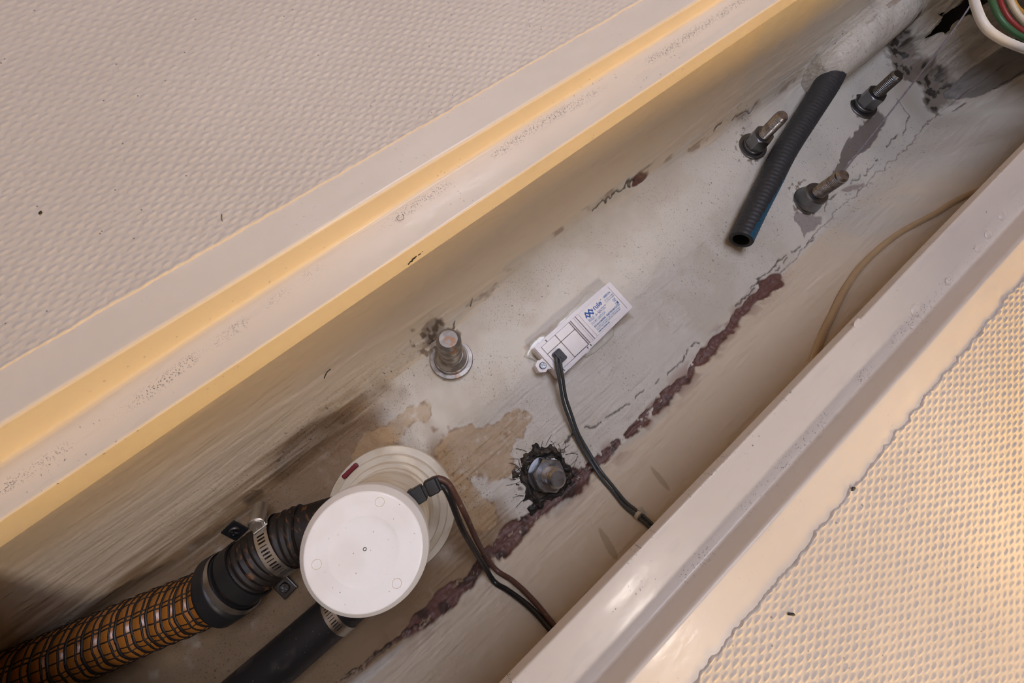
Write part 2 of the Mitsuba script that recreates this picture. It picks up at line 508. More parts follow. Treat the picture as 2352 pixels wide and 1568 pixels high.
def right_profile(x):
    h = float(np.interp(x, [-0.33, 0.0, 0.30, 1.02], [0.0185, 0.0190, 0.0215, 0.0225]))
    yt = float(np.interp(x, [-0.33, 0.0, 0.53, 1.02], [-0.2080, -0.2085, -0.2125, -0.2140]))
    ye = -0.1556 * (0.28 + h) / 0.28
    y0 = -0.2435 + 0.011 * x
    out = [(-0.21, -h - 0.0120), (ye - 0.004, -h - 0.0120), (ye - 0.0004, -h - 0.0112), (ye, -h - 0.0104), (ye, -h - 0.0016)]
    out += [(ye - 0.0014 * (1 - math.cos(a)), -h - 0.0014 * (1 - math.sin(a))) for a in np.radians(np.linspace(15, 90, 5))]
    out += [(ye - 0.0014 + (yt + 0.0042 - ye + 0.0014) * k / 10, -h + 0.0004 * math.sin(k * 0.62)) for k in range(1, 11)]
    f = 0.0022
    out += [(yt + 0.0018 + f - f * math.sin(a), -h + f - f * math.cos(a)) for a in np.radians(np.linspace(8, 86, 7))]
    out += [(yt - 0.0030 + 0.0032 * math.cos(a), -0.0032 + 0.0032 * math.sin(a)) for a in np.radians(np.linspace(5, 90, 8))]
    out += [(yt - 0.0032 + (y0 + yt * 0 - yt + 0.0032) * k / 10, 0.0) for k in range(1, 11)]
    return out


put('floor__hatch_rim', sweep_var(left_profile), 'gelcoat', 50, 'smooth cream rebated rim with a lit step')
put('floor__hatch_rim', sweep_var(right_profile), 'gelcoat', 50, 'smooth cream rebated rim with a shaded step')
put('floor__end_deck', slab(-1.7, OX0, -1.0, 1.4, -0.04, 0.0), 'gelcoat', False)
put('floor__end_deck', slab(OX1, 2.0, -1.0, 1.4, -0.04, 0.0), 'gelcoat', False)


def weave(x, y, seed):
    """Relief of the moulded basket weave: lozenge pads on a centred lattice, with thin cross threads between."""
    px, py = 0.0109, 0.0073
    wx = x + (nz(x, y, 60, 60, seed, 2) - 0.5) * 0.0030
    wy = y + (nz(x, y, 60, 60, seed + 5, 2) - 0.5) * 0.0020
    h = np.zeros_like(x)
    for o in (0.0, 0.5):
        i, j = np.floor(wx / px + o), np.floor(wy / py + o)
        u = (wx / px + o - i - 0.5) * px
        v = (wy / py + o - j - 0.5) * py
        jit = np.sin(i * 12.9898 + j * 78.233 + o * 37.7) * 43758.5453
        jit = jit - np.floor(jit)
        r = np.abs(u / 0.0034) ** 2.2 + np.abs(v / 0.0012) ** 2.0
        h = np.maximum(h, np.clip(1 - r, 0, 1) ** 0.55 * (0.72 + 0.5 * jit))
    thread = np.abs(((wx / px + 0.25) % 0.5) - 0.25) * 2 * px
    h = np.maximum(h, 0.22 * np.exp(-(thread / 0.0009) ** 2) * (nz(x, y, 160, 160, seed + 9, 1) > 0.5))
    return h


def nonskid(x0, x1, y_edge, y_far, step, amp, ragged, seed, lab, worn, slope):
    sgn = 1 if y_far > y_edge else -1
    X = np.arange(x0, x1, step)
    Y = y_edge + sgn * np.arange(-0.009, abs(y_far - y_edge), step)
    x, y = np.meshgrid(X, Y, indexing='ij')
    edge = y_edge + slope * x + sgn * ((nz(x, y * 0 + 1, 120, 1, seed + 20, 3) - 0.5) * ragged)
    inside = sst(-0.0006, 0.0009, sgn * (y - edge))
    h = weave(x, y, seed) * amp * (1 - worn * nz(x, y, 22, 22, seed + 30, 2))
    lip = np.exp(-((sgn * (y - edge) - 0.0011) / 0.0008) ** 2) * amp * 0.4 * (0.6 + 0.8 * nz(x, y * 0, 300, 1, seed + 40, 2))
    z = inside * (0.0024 + h) - 0.0016 + lip + (nz(x, y, 10, 10, seed + 50, 2) - 0.5) * 0.0006 * inside
    P = np.stack([x, y, z], -1)
    if sgn < 0:
        P = P[:, ::-1]
    put('floor__nonskid_panel', grid_mesh(P), 'nonskid', True, lab)


nonskid(-0.31, 0.50, 0.1906, 0.50, 0.00082, 0.00045, 0.0012, 11, 'cream moulded non-skid pattern, softly worn', 0.45, -0.0097)
nonskid(-0.04, 0.60, -0.2420, -0.475, 0.00074, 0.0010, 0.0058, 61, 'cream moulded non-skid pattern, sharp, with ragged edge', 0.25, 0.011)


def flat(x0, x1, y0, y1):
    P = np.stack(list(np.meshgrid([x0, x1], [y0, y1], indexing='ij')) + [np.full((2, 2), 0.0002)], -1)
    put('floor__outer_panel', grid_mesh(P), 'nonskid_far', False)


flat(OX0, -0.309, 0.192, 1.4)
flat(0.499, OX1, 0.1830, 1.4)
flat(-0.311, 0.50, 0.499, 1.4)
flat(OX0, -0.039, -1.0, -0.2405)
flat(0.599, OX1, -1.0, -0.2315)
flat(-0.04, 0.60, -1.0, -0.474)
tag('floor', 'cream fibreglass cabin sole round the open bilge hatch', kind='structure')

# ------------------------------------------------------------------ bilge hull
ZF = -0.245
LX = [-0.62, -0.41, -0.326, -0.237, -0.137, -0.039, 0.028, 0.24, 0.462, 0.603, 0.75, 0.90, 1.4]
LY = [0.075, 0.0716, 0.0672, 0.0640, 0.0690, 0.0798, 0.0880, 0.1076, 0.1010, 0.086, 0.076, 0.068, 0.066]
RX = [-0.62, -0.289, -0.173, -0.090, 0.006, 0.125, 0.269, 0.421, 0.510, 0.611, 0.733, 0.875, 1.022, 1.4]
RY = [-0.155, -0.162, -0.175, -0.175, -0.172, -0.178, -0.1746, -0.161, -0.158, -0.150, -0.142, -0.144, -0.136, -0.128]


def softplus(a, k):
    return 0.5 * (a + np.sqrt(a * a + k * k)) - 0.0


def base_hull(x, y):
    yl, yr = np.interp(x, LX, LY), np.interp(x, RX, RY)
    up = softplus((y - yl) * 2.0, 0.014) + softplus((yr - y) * 1.15, 0.004)
    xe = 1.05 + 0.012 * np.sin(y * 60) + (nz(x, y, 30, 30, 70, 2) - 0.5) * 0.02
    up = up + softplus((x - xe) * 0.85, 0.010)
    return ZF + up


TAB_A, TAB_B = np.array([0.855, 0.060, -0.214]), np.array([1.10, 0.092, -0.185])


def hull_z(x, y, detail=True):
    z = base_hull(x, y)
    # fibreglass tab laid over the end of the ribbed hose
    d = TAB_B - TAB_A
    t = np.clip(((x - TAB_A[0]) * d[0] + (y - TAB_A[1]) * d[1]) / (d[0] ** 2 + d[1] ** 2), 0, 1)
    px, py, pz = TAB_A[0] + t * d[0], TAB_A[1] + t * d[1], TAB_A[2] + t * d[2]
    dist = np.hypot(x - px, y - py)
    R = 0.033 + 0.030 * t
    cap = pz - (R - 0.033) * 1.1 + np.sqrt(np.maximum(R * R - dist * dist, 0)) + 0.0024 * np.sin(2 * np.pi * (t * 0.247 + 0.25 * (y - 0.07)) / 0.0090 + 9 * nz(x, y, 30, 30, 84, 2)) * nz(x, y, 50, 50, 85, 2) * 1.4
    z = np.maximum(z, np.where(dist < R * 1.0, cap + (nz(x, y, 110, 22, 80, 2) - 0.5) * 0.005, -1))
    # hole and split in the glasswork at the forward end
    hole = np.hypot((x - 1.13) / 0.055, (y + 0.012 + (nz(x, y, 60, 60, 81, 2) - 0.5) * 0.03) / 0.018)
    z = z - 0.010 * sst(1.05, 0.80, hole)
    split = np.abs(y - (-0.004 + 0.13 * (x - 1.075) * 0 + 0.012 * np.sin(x * 90) + (nz(x, y, 90, 90, 83, 2) - 0.5) * 0.012))
    z = z - 0.010 * sst(0.0035, 0.001, split) * sst(1.055, 1.07, x) * sst(1.16, 1.12, x)
    if detail:
        yl, yr = np.interp(x, LX, LY), np.interp(x, RX, RY)
        wl, wr = sst(-0.004, 0.012, y - yl), sst(-0.002, 0.012, yr - y)
        z = z + (nz(x, y, 14, 14, 1, 3) - 0.5) * 0.004 * (1 - wl) * (1 - wr)
        z = z + (nz(x, y, 70, 70, 2, 3) - 0.5) * 0.0016 * (1 - 0.8 * wl)
        z = z + (nz(x + 2.0 * y, y, 13, 210, 5, 3) - 0.5) * 0.0058 * wl + (nz(x + 1.5 * y, y, 16, 190, 6, 3) - 0.5) * 0.0026 * wr
        z = z + (nz(x, y, 30, 160, 9, 3) - 0.5) * 0.007 * sst(1.03, 1.09, x)
        rm = red_mask(x, y)
        z = z - 0.0022 * rm + (nz(x, y, 240, 240, 12, 2) - 0.5) * 0.0022 * rm
        z = z - 0.0022 * np.maximum(patch_mask(x, y), 0)
        ck = crack_mask(x, y)
        z = z - 0.0025 * ck
    return z


def red_mask(x, y):
    """Strip along the starboard turn of the floor where the paint has peeled to the dark red primer."""
    yr = np.interp(x, RX, RY)
    n1, n2 = nz(x, y, 55, 70, 31, 3), nz(x, y, 20, 20, 32, 2)
    width = np.interp(x, [-0.30, -0.20, -0.17, -0.10, 0.02, 0.08, 0.13, 0.26, 0.30, 0.40, 0.47, 0.515, 0.53],
                      [0.0, 0.001, 0.0085, 0.0085, 0.010, 0.011, 0.006, 0.0055, 0.0055, 0.0065, 0.0085, 0.0090, 0.0])
    off = np.interp(x, [-0.17, 0.05, 0.14, 0.3, 0.5], [0.006, 0.009, 0.003, 0.003, 0.004])
    d = np.abs(y - yr - off + (n1 - 0.5) * 0.014)
    m = sst(0.0012, -0.0004, d - width * (0.25 + 1.45 * n2))
    m = m * sst(0.24, 0.31, nz(x, y, 110, 140, 34, 3) + 0.5 * sst(0.30, 0.40, x))
    spot = np.hypot((x - 0.437) / 0.022, (y - 0.1015 + (n1 - 0.5) * 0.006) / 0.0055)
    m = np.maximum(m, sst(1.1, 0.85, spot + (n1 - 0.5) * 0.9))
    spot2 = np.hypot((x - 0.755) / 0.035, (y + 0.128 + 0.4 * (x - 0.755)) / 0.005)
    return np.maximum(m, 0.55 * sst(1.1, 0.7, spot2 + (n1 - 0.5) * 1.6))


PATCHES = [[(0.632, -0.098), (0.655, -0.117), (0.668, -0.131), (0.656, -0.141), (0.632, -0.135), (0.612, -0.137), (0.618, -0.121), (0.618, -0.106)],
           [(0.735, -0.091), (0.772, -0.082), (0.806, -0.064), (0.838, -0.060), (0.880, -0.056), (0.925, -0.058), (0.930, -0.078), (0.888, -0.088), (0.845, -0.098), (0.806, -0.090), (0.770, -0.099)],
           [(1.052, -0.112), (1.10, -0.100), (1.19, -0.112), (1.21, -0.160), (1.12, -0.168), (1.07, -0.152)]]


def poly_dist(x, y, poly):
    """Signed distance (positive inside) to a polygon."""
    p = np.asarray(poly, float)
    q = np.roll(p, -1, 0)
    d = np.full(x.shape, 9.0)
    inside = np.zeros(x.shape, bool)
    for a, b in zip(p, q):
        e = b - a
        t = np.clip(((x - a[0]) * e[0] + (y - a[1]) * e[1]) / (e @ e), 0, 1)
        d = np.minimum(d, np.hypot(x - a[0] - t * e[0], y - a[1] - t * e[1]))
        if b[1] != a[1]:
            c = (a[1] > y) != (b[1] > y)
            inside ^= c & (x < (b[0] - a[0]) * (y - a[1]) / (b[1] - a[1]) + a[0])
    return np.where(inside, d, -d)


def patch_mask(x, y, k=None):
    m = np.zeros(x.shape)
    for i, p in enumerate(PATCHES):
        if k is not None and i != k:
            continue
        c = np.mean(p, 0)
        near = np.hypot(x - c[0], y - c[1]) < 0.2
        if near.any():
            dd = poly_dist(x[near], y[near], p) + (nz(x[near], y[near], 110, 110, 33 + i, 2) - 0.5) * 0.009
            m[near] = np.maximum(m[near], sst(-0.0004, 0.0009, dd))
    return m


CRACKS = [[(0.03, 0.092), (0.065, 0.090), (0.11, 0.1005)], [(0.34, 0.107), (0.43, 0.1045)], [(0.60, 0.093), (0.70, 0.083)],
          [(-0.29, -0.150), (-0.23, -0.163), (-0.175, -0.170)], [(0.47, -0.140), (0.56, -0.1365), (0.62, -0.150), (0.70, -0.118), (0.80, -0.125), (0.92, -0.112)],
          [(0.08, -0.120), (0.15, -0.137), (0.26, -0.150), (0.34, -0.146)], [(1.04, -0.145), (1.12, -0.158), (1.22, -0.163)], [(0.98, -0.06), (0.975, -0.10), (0.93, -0.12)],
          [(0.56, -0.142), (0.50, -0.146), (0.43, -0.143)]]


def crack_mask(x, y):
    m = np.zeros(x.shape)
    wob1 = (nz(x, y, 90, 90, 41, 3) - 0.5) * 0.012
    for line in CRACKS:
        a = np.asarray(line)
        lo, hi = a.min(0) - 0.02, a.max(0) + 0.02
        near = (x > lo[0]) & (x < hi[0]) & (y > lo[1]) & (y < hi[1])
        if not near.any():
            continue
        X, Y = x[near], y[near] + wob1[near]
        d = np.full(X.shape, 9.0)
        for p, q in zip(a[:-1], a[1:]):
            e = q - p
            t = np.clip(((X - p[0]) * e[0] + (Y - p[1]) * e[1]) / (e @ e), 0, 1)
            d = np.minimum(d, np.hypot(X - p[0] - t * e[0], Y - p[1] - t * e[1]))
        m[near] = np.maximum(m[near], sst(0.0016, 0.0004, d) * (nz(X, Y, 60, 60, 44, 2) > 0.40))
    return m


def lerp(a, b, t):
    return a + (np.asarray(b, float) - a) * t[..., None]


def hull_color(x, y):
    yl, yr = np.interp(x, LX, LY), np.interp(x, RX, RY)
    n = nz(x, y, 60, 60, 51, 3) - 0.5
    nb = nz(x, y, 16, 16, 52, 3) - 0.5
    c = np.empty(tuple(x.shape) + (3,))
    c[:] = (0.575, 0.540, 0.475)
    c = lerp(c, (0.52, 0.475, 0.40), sst(-0.1, 0.25, nb + 0.3 * n))
    # cream sides with warm bounced light put into the tone, streaked at the edge
    st = nz(x + 2 * y, y, 12, 200, 53, 3) - 0.5
    c = lerp(c, (0.585, 0.500, 0.390), sst(-0.006, 0.008, y - yl - 0.004 + st * 0.05))
    c = lerp(c, (0.585, 0.500, 0.390), sst(-0.003, 0.005, yr - y - 0.002 + st * 0.03))
    fwd = sst(0.60, 0.85, x + nb * 0.3)
    c = lerp(c, (0.48, 0.465, 0.425), fwd * 0.85)
    # brown grime aft, with shade from pump and ledge put into the colour
    aft = sst(-0.02, -0.10, x + nb * 0.30) * sst(0.03, 0.0, y - yl + st * 0.05) * sst(-0.004, 0.004, y - yr)
    c = lerp(c, (0.215, 0.130, 0.062), 0.92 * aft * sst(-0.85, -0.22, n + 0.6 * nb))
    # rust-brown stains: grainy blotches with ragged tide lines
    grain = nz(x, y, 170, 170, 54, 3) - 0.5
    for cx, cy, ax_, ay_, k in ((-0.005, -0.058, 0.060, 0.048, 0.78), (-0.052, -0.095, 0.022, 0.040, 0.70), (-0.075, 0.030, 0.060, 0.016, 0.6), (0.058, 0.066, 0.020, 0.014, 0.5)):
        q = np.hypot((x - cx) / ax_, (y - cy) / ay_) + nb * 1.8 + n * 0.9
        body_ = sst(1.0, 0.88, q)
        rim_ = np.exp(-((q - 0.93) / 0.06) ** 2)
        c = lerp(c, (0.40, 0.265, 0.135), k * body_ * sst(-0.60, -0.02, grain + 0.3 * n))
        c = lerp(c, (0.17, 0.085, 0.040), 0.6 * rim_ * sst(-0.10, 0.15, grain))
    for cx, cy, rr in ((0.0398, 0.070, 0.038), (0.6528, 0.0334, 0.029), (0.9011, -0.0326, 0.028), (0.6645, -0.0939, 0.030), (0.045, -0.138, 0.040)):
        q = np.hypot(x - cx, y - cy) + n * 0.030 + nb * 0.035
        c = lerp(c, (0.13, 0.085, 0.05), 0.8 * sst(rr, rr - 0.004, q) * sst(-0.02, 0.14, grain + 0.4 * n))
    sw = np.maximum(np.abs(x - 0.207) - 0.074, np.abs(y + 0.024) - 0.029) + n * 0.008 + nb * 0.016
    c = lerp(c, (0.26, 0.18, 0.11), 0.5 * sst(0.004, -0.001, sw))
    # mildew and soot at the forward end
    xc = 1.052 + 0.012 * np.sin(y * 60) + (nz(x, y, 30, 30, 70, 2) - 0.5) * 0.02
    soot = np.exp(-((x - xc) / 0.021) ** 2) * sst(0.045, 0.02, y) * sst(-0.150, -0.105, y)
    m = nz(x, y, 150, 90, 55, 4) - 0.5
    c = lerp(c, (0.085, 0.058, 0.038), 0.75 * sst(0.10, 0.55, soot + 0.9 * m) * sst(0.04, 0.20, soot))
    c = lerp(c, (0.022, 0.018, 0.015), 0.92 * sst(0.06, 0.13, m) * sst(0.25, 0.6, soot))
    c = lerp(c, (0.33, 0.31, 0.28), 0.55 * sst(1.06, 1.10, x) * sst(0.0, 0.14, nz(x, y, 28, 120, 56, 3) - 0.5))
    c = lerp(c, (0.14, 0.12, 0.11), 0.9 * patch_mask(x, y, 1))
    c = lerp(c, (0.27, 0.225, 0.215), 0.9 * patch_mask(x, y, 0))
    c = lerp(c, (0.16, 0.155, 0.15), 0.85 * patch_mask(x, y, 2))
    rm = red_mask(x, y)
    rc = lerp(np.broadcast_to(np.array([0.128, 0.060, 0.049]), c.shape), (0.055, 0.030, 0.024), sst(-0.10, 0.16, nz(x, y, 80, 80, 57, 3) - 0.5 - 0.25 * sst(0.22, 0.34, x)))
    c = c + (rc - c) * rm[..., None]
    halo = sst(0.022, 0.004, np.abs(y - yr - 0.004)) * sst(-0.05, 0.18, nz(x, y, 45, 90, 58, 3) - 0.5) * sst(-0.3, -0.1, x) * sst(0.58, 0.4, x)
    c = lerp(c, (0.24, 0.13, 0.10), 0.6 * halo * (1 - rm))
    for mx, my in ((0.1455, -0.2215), (0.0455, -0.2255)):
        sm = np.hypot((x - mx - 0.35 * (y - my)) / 0.0045, (y - my) / 0.014) + n * 0.9
        c = lerp(c, (0.33, 0.27, 0.17), 0.6 * sst(1.0, 0.8, sm))
    c = lerp(c, (0.045, 0.032, 0.025), 0.85 * crack_mask(x, y))
    seam = sst(0.006, 0.001, np.abs(y - yl - 0.003 + st * 0.02)) * sst(0.02, 0.22, nz(x, y, 40, 110, 59, 3) - 0.5)
    c = lerp(c, (0.20, 0.13, 0.085), 0.6 * seam)
    return np.clip(c, 0, 1)


hx = np.unique(np.round(np.r_[np.arange(-0.62, -0.45, 0.004), np.arange(-0.45, 0.55, 0.00135), np.arange(0.55, 1.24, 0.0019), np.arange(1.24, 1.40, 0.005)], 5))
hy = np.unique(np.round(np.r_[np.arange(-0.36, -0.29, 0.004), np.arange(-0.29, 0.06, 0.0013), np.arange(0.06, 0.17, 0.0009), np.arange(0.17, 0.25, 0.003)], 5))
gx, gy = np.meshgrid(hx, hy, indexing='ij')
gz = hull_z(gx, gy)
gz = np.minimum(gz, -0.045 - 0.004 + 0.0 * gx)
hull_mesh = grid_mesh(np.stack([gx, gy, gz], -1))
# the broken opening at the forward end goes right through the glasswork
hq = np.hypot((gx - 1.13) / 0.055, (gy + 0.012 + (nz(gx, gy, 60, 60, 81, 2) - 0.5) * 0.03) / 0.018).reshape(-1)
hull_mesh.update_faces(hq[hull_mesh.faces].max(1) > 0.80)
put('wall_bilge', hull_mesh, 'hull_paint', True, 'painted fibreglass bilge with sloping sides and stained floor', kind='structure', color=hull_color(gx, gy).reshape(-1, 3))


mat('raw_laminate', (0.30, 0.24, 0.17), 0.8)
cav = []
for x0_, x1_, y0_, y1_, z0_, z1_ in ((1.03, 1.26, -0.09, 0.07, -0.62, -0.60), (1.03, 1.26, 0.07, 0.08, -0.62, -0.262), (1.03, 1.26, -0.10, -0.09, -0.62, -0.262), (1.02, 1.03, -0.10, 0.08, -0.62, -0.275), (1.26, 1.27, -0.10, 0.08, -0.62, -0.11)):
    cav.append(slab(x0_, x1_, y0_, y1_, z0_, z1_))
put('wall_bilge__void_lining', cat_(cav), 'raw_laminate', False, 'deep void under the broken opening')


def hz(x, y):
    """Height of the hull under a point."""
    return float(hull_z(np.array([[float(x)]]), np.array([[float(y)]]))[0, 0])

# ------------------------------------------------------------------ bilge pump
PX, PY = -0.1255, -0.0425
zb = ZF - 0.001
base = lathe([(0.0, zb), (0.0740, zb), (0.0752, zb + 0.001), (0.0752, zb + 0.0105), (0.0744, zb + 0.0120), (0.0672, zb + 0.0128), (0.0660, zb + 0.0132), (0.0655, zb + 0.0200), (0.0645, zb + 0.0212),
              (0.0585, zb + 0.0218), (0.0575, zb + 0.0224), (0.0570, zb + 0.0300), (0.0560, zb + 0.0312), (0.0480, zb + 0.0320), (0.0, zb + 0.0320)], 96, (PX - 0.002, PY - 0.002, 0))
put('bilge_pump__strainer_base', base, 'cream_plastic', 30)
body = lathe([(0.0, zb + 0.03), (0.0490, zb + 0.031), (0.0490, zb + 0.046), (0.0476, zb + 0.0475), (0.0470, zb + 0.055), (0.0470, -0.106), (0.0482, -0.104), (0.0482, -0.0975), (0.0, -0.0975)], 96, (PX, PY, 0))
put('bilge_pump__motor_housing', body, 'cream_plastic', 30)
zt = -0.0817
prof = [(0.0, -0.0990), (0.0505, -0.0990), (0.0519, -0.0980), (0.0520, -0.0880), (0.0514, -0.0868), (0.0472, -0.0826), (0.0466, zt - 0.0003), (0.0458, zt),
        (0.0400, zt), (0.0385, zt - 0.0002), (0.0370, zt - 0.0002), (0.0355, zt), (0.0290, zt + 0.0001), (0.0272, zt - 0.0001), (0.0255, zt - 0.0008), (0.0200, zt - 0.0012), (0.0100, zt - 0.0013), (0.0, zt - 0.0013)]
put('bilge_pump__lid', lathe(prof[5:], 128, (PX, PY, 0)), 'white_plastic', 30, 'bright white round cap')
put('bilge_pump__lid__rim', lathe(prof[:6], 128, (PX, PY, 0)), 'shaded_rim_plastic', 30, 'bevelled rim, greyed to carry its shade')
for qx, qy in ((-0.0935, -0.0193), (-0.1585, -0.0258), (-0.1205, -0.0796)):
    ring = trimesh.creation.torus(0.0038, 0.00022, 40, 8).apply_translation((qx, qy, zt))
    put('bilge_pump__lid__ejector_mark', ring, 'cream_plastic', True)
put('bilge_pump__lid__centre_dimple', trimesh.creation.torus(0.0012, 0.0004, 24, 8).apply_translation((PX + 0.001, PY + 0.001, zt - 0.0013)), 'dark_steel', True)
tabm = rbox(0.021, 0.0055, 0.008, 0.0012).apply_transform(trimesh.transformations.rotation_matrix(0.12, [0, 0, 1]))
put('bilge_pump__locking_tab', tabm.apply_translation((-0.1365, 0.0235, zb + 0.0165)), 'red_plastic', 30, 'dark red locking tab')
pl = rbox(0.0125, 0.0150, 0.0125, 0.0012)
Rz = trimesh.transformations.rotation_matrix
put('bilge_pump__wire_plug', cat_([pl.copy().apply_translation((0, 0, 0)), rbox(0.003, 0.0162, 0.0138, 0.0008).apply_translation((-0.0055, 0, 0)), rbox(0.004, 0.010, 0.009, 0.0008).apply_translation((0.0075, 0, 0))]
     ).apply_transform(Rz(-0.18, [0, 0, 1])).apply_translation((-0.0715, -0.0385, -0.1115)), 'black_rubber', 30, 'black square wire entry')
put('bilge_pump__wire_plug', cat_([rbox(0.0120, 0.0150, 0.0125, 0.0022), rbox(0.0035, 0.0135, 0.0112, 0.0015).apply_translation((0.0065, 0, 0))]
     ).apply_transform(Rz(-0.22, [0, 0, 1])).apply_translation((-0.0575, -0.0408, -0.1125)), 'black_rubber', 30, 'black square wire entry')
bw = [(-0.058, -0.0425, -0.1140), (-0.0505, -0.0460, -0.1150), (-0.0515, -0.0588, -0.119), (-0.0646, -0.0955, -0.15), (-0.0733, -0.1271, -0.185), (-0.0806, -0.1590, -0.217), (-0.0846, -0.186, -0.2265), (-0.0768, -0.1985, -0.2135), (-0.0684, -0.2116, -0.1955), (-0.0632, -0.2241, -0.1815), (-0.0597, -0.2379, -0.1655), (-0.0555, -0.2525, -0.1475), (-0.053, -0.265, -0.135)]
put('bilge_pump__power_wire', tube(resample(spline(bw), 0.003)[0], 0.0031, 14), 'wire_black', 60, 'black pump wire')
nw = [(-0.057, -0.0375, -0.1125), (-0.0500, -0.0381, -0.1130), (-0.0452, -0.0466, -0.116), (-0.0473, -0.0623, -0.125), (-0.0548, -0.0902, -0.15), (-0.0656, -0.125, -0.185), (-0.0742, -0.1580, -0.2220), (-0.0750, -0.1812, -0.2310), (-0.0653, -0.1964, -0.2130), (-0.058, -0.2167, -0.1895), (-0.0541, -0.2383, -0.165), (-0.0508, -0.2533, -0.1465), (-0.048, -0.266, -0.132)]
put('bilge_pump__power_wire', tube(resample(spline(nw), 0.003)[0], 0.0030, 14), 'wire_brown', 60, 'brown pump wire')
spig = tube(np.array([(-0.150, -0.024, -0.212), (-0.2060, 0.0002, -0.211)]), 0.0285, 40)
put('bilge_pump__inlet_spigot', spig, 'rusty_hose', 40, 'dark grimy inlet')
tag('bilge_pump', 'white round bilge pump with a broad white cap on a stepped cream base', 'pump')

# ------------------------------------------------------------------ orange suction hose with its black net, cuff and clamps
axis = [(-0.2065, 0.0005, -0.211), (-0.216, 0.0042, -0.2105), (-0.2313, 0.0075, -0.210), (-0.262, 0.0078, -0.210), (-0.2908, 0.0075, -0.2115), (-0.322, 0.0135, -0.213), (-0.356, 0.0255, -0.213), (-0.412, 0.0445, -0.208), (-0.465, 0.0625, -0.200), (-0.53, 0.083, -0.190), (-0.60, 0.10, -0.182)]
full, s_full = resample(spline(axis, 12), 0.0008)
i_c = int(np.argmin(np.abs(full[:, 0] + 0.300)))
hose_p, hose_s = full[i_c - 6:], s_full[i_c - 6:] - s_full[i_c - 6]
pitch = 0.0132
saw = 0.5 + 0.5 * np.cos(2 * np.pi * hose_s / pitch)
hose_r = 0.0268 + 0.0020 * saw ** 0.6
put('suction_hose__tube', tube(hose_p, hose_r, 72), 'orange_hose', 60)
ht, hA, hB = frames(hose_p)
nring = 0
for k in range(int(hose_s[-1] / pitch)):
    for off, rad in ((0.50, 0.0017), (0.84, 0.0010)):
        sc = (k + off) * pitch
        i = int(np.searchsorted(hose_s, sc))
        if i >= len(hose_p) - 2 or hose_p[i][0] < -0.53:
            continue
        a = np.linspace(0, 2 * np.pi, 49)
        wv = 0.00035 * np.sin(a * 9 + k)
        rr = hose_r[i] - 0.0004
        loop = hose_p[i] + np.cos(a)[:, None] * hA[i] * rr + np.sin(a)[:, None] * hB[i] * rr + ht[i] * wv[:, None]
        put('suction_hose__net_hoop', tube(loop, rad, 6, False, ref=ht[i]), 'net_black', True)
keep = hose_p[:, 0] > -0.53
for k in range(19):
    ph = 2 * np.pi * (k + 0.3 * math.sin(k * 2.3)) / 19
    tw = ph + 0.35 * np.sin(hose_s * 18 + k) * 0.12 + hose_s * 0.9
    rr = hose_r - 0.0001
    line = (hose_p + (np.cos(tw) * rr)[:, None] * hA + (np.sin(tw) * rr)[:, None] * hB)[keep][::3]
    put('suction_hose__net_strand', tube(line, 0.0008, 5, False), 'net_black', True)
dark_p = full[:i_c]
ds = s_full[:i_c]
dark_r = 0.0300 + 0.0010 * np.cos(2 * np.pi * ds / 0.0062) + 0.0
put('suction_hose__hose_end', tube(dark_p[::2], dark_r[::2], 64), 'rusty_hose', 60, 'dark grimy hose end with rust-brown ribs')
iq = [int(np.argmin(np.abs(full[:, 0] - v))) for v in (-0.3055, -0.2825, -0.272)]
cuff_p = full[iq[1]:iq[0]:2]
u = np.linspace(0, 1, len(cuff_p))
cuff_r = np.interp(u, [0, 0.06, 0.14, 0.22, 0.30, 0.36, 0.92, 1.0], [0.0312, 0.0330, 0.0334, 0.0334, 0.0350, 0.0362, 0.0362, 0.0345])
put('suction_hose__rubber_cuff', tube(cuff_p, cuff_r, 64), 'black_rubber', 40, 'thick black rubber cuff')
tag('suction_hose', 'ribbed orange hose wrapped in a black net, running from the pump to the lower left', 'hose')


def bent_band(center, ax, r, width, thick, a0, a1, slots=None, n=120):
    """A metal strip bent round an axis; slots = (from, to, count) angles of the worm slots."""
    ax = np.asarray(ax, float) / np.linalg.norm(ax)
    A = np.array([0, 0, 1.0]) - ax * ax[2]
    A /= np.linalg.norm(A)
    B = np.cross(A, ax)        # to the port side for an axis that points aft
    angs = np.linspace(a0, a1, n)
    cells = []
    for k in range(n - 1):
        am = 0.5 * (angs[k] + angs[k + 1])
        cut = False
        if slots:
            f = (am - slots[0]) / (slots[1] - slots[0]) * slots[2]
            cut = 0 <= f < slots[2] and (f % 1.0) < 0.42
        spans = [(-0.5, -0.27), (0.27, 0.5)] if cut else [(-0.5, 0.5)]
        for w0, w1 in spans:
            v = [np.asarray(center) + (A * math.cos(a) + B * math.sin(a)) * rr + ax * w * width for a in (angs[k], angs[k + 1]) for w in (w0, w1) for rr in (r, r + thick)]
            cells.append(trimesh.Trimesh(v, [[1, 5, 7], [1, 7, 3], [0, 2, 6], [0, 6, 4], [0, 1, 3], [0, 3, 2], [4, 6, 7], [4, 7, 5], [0, 4, 5], [0, 5, 1], [2, 3, 7], [2, 7, 6]], process=False))
    return cat_(cells), A, B, ax


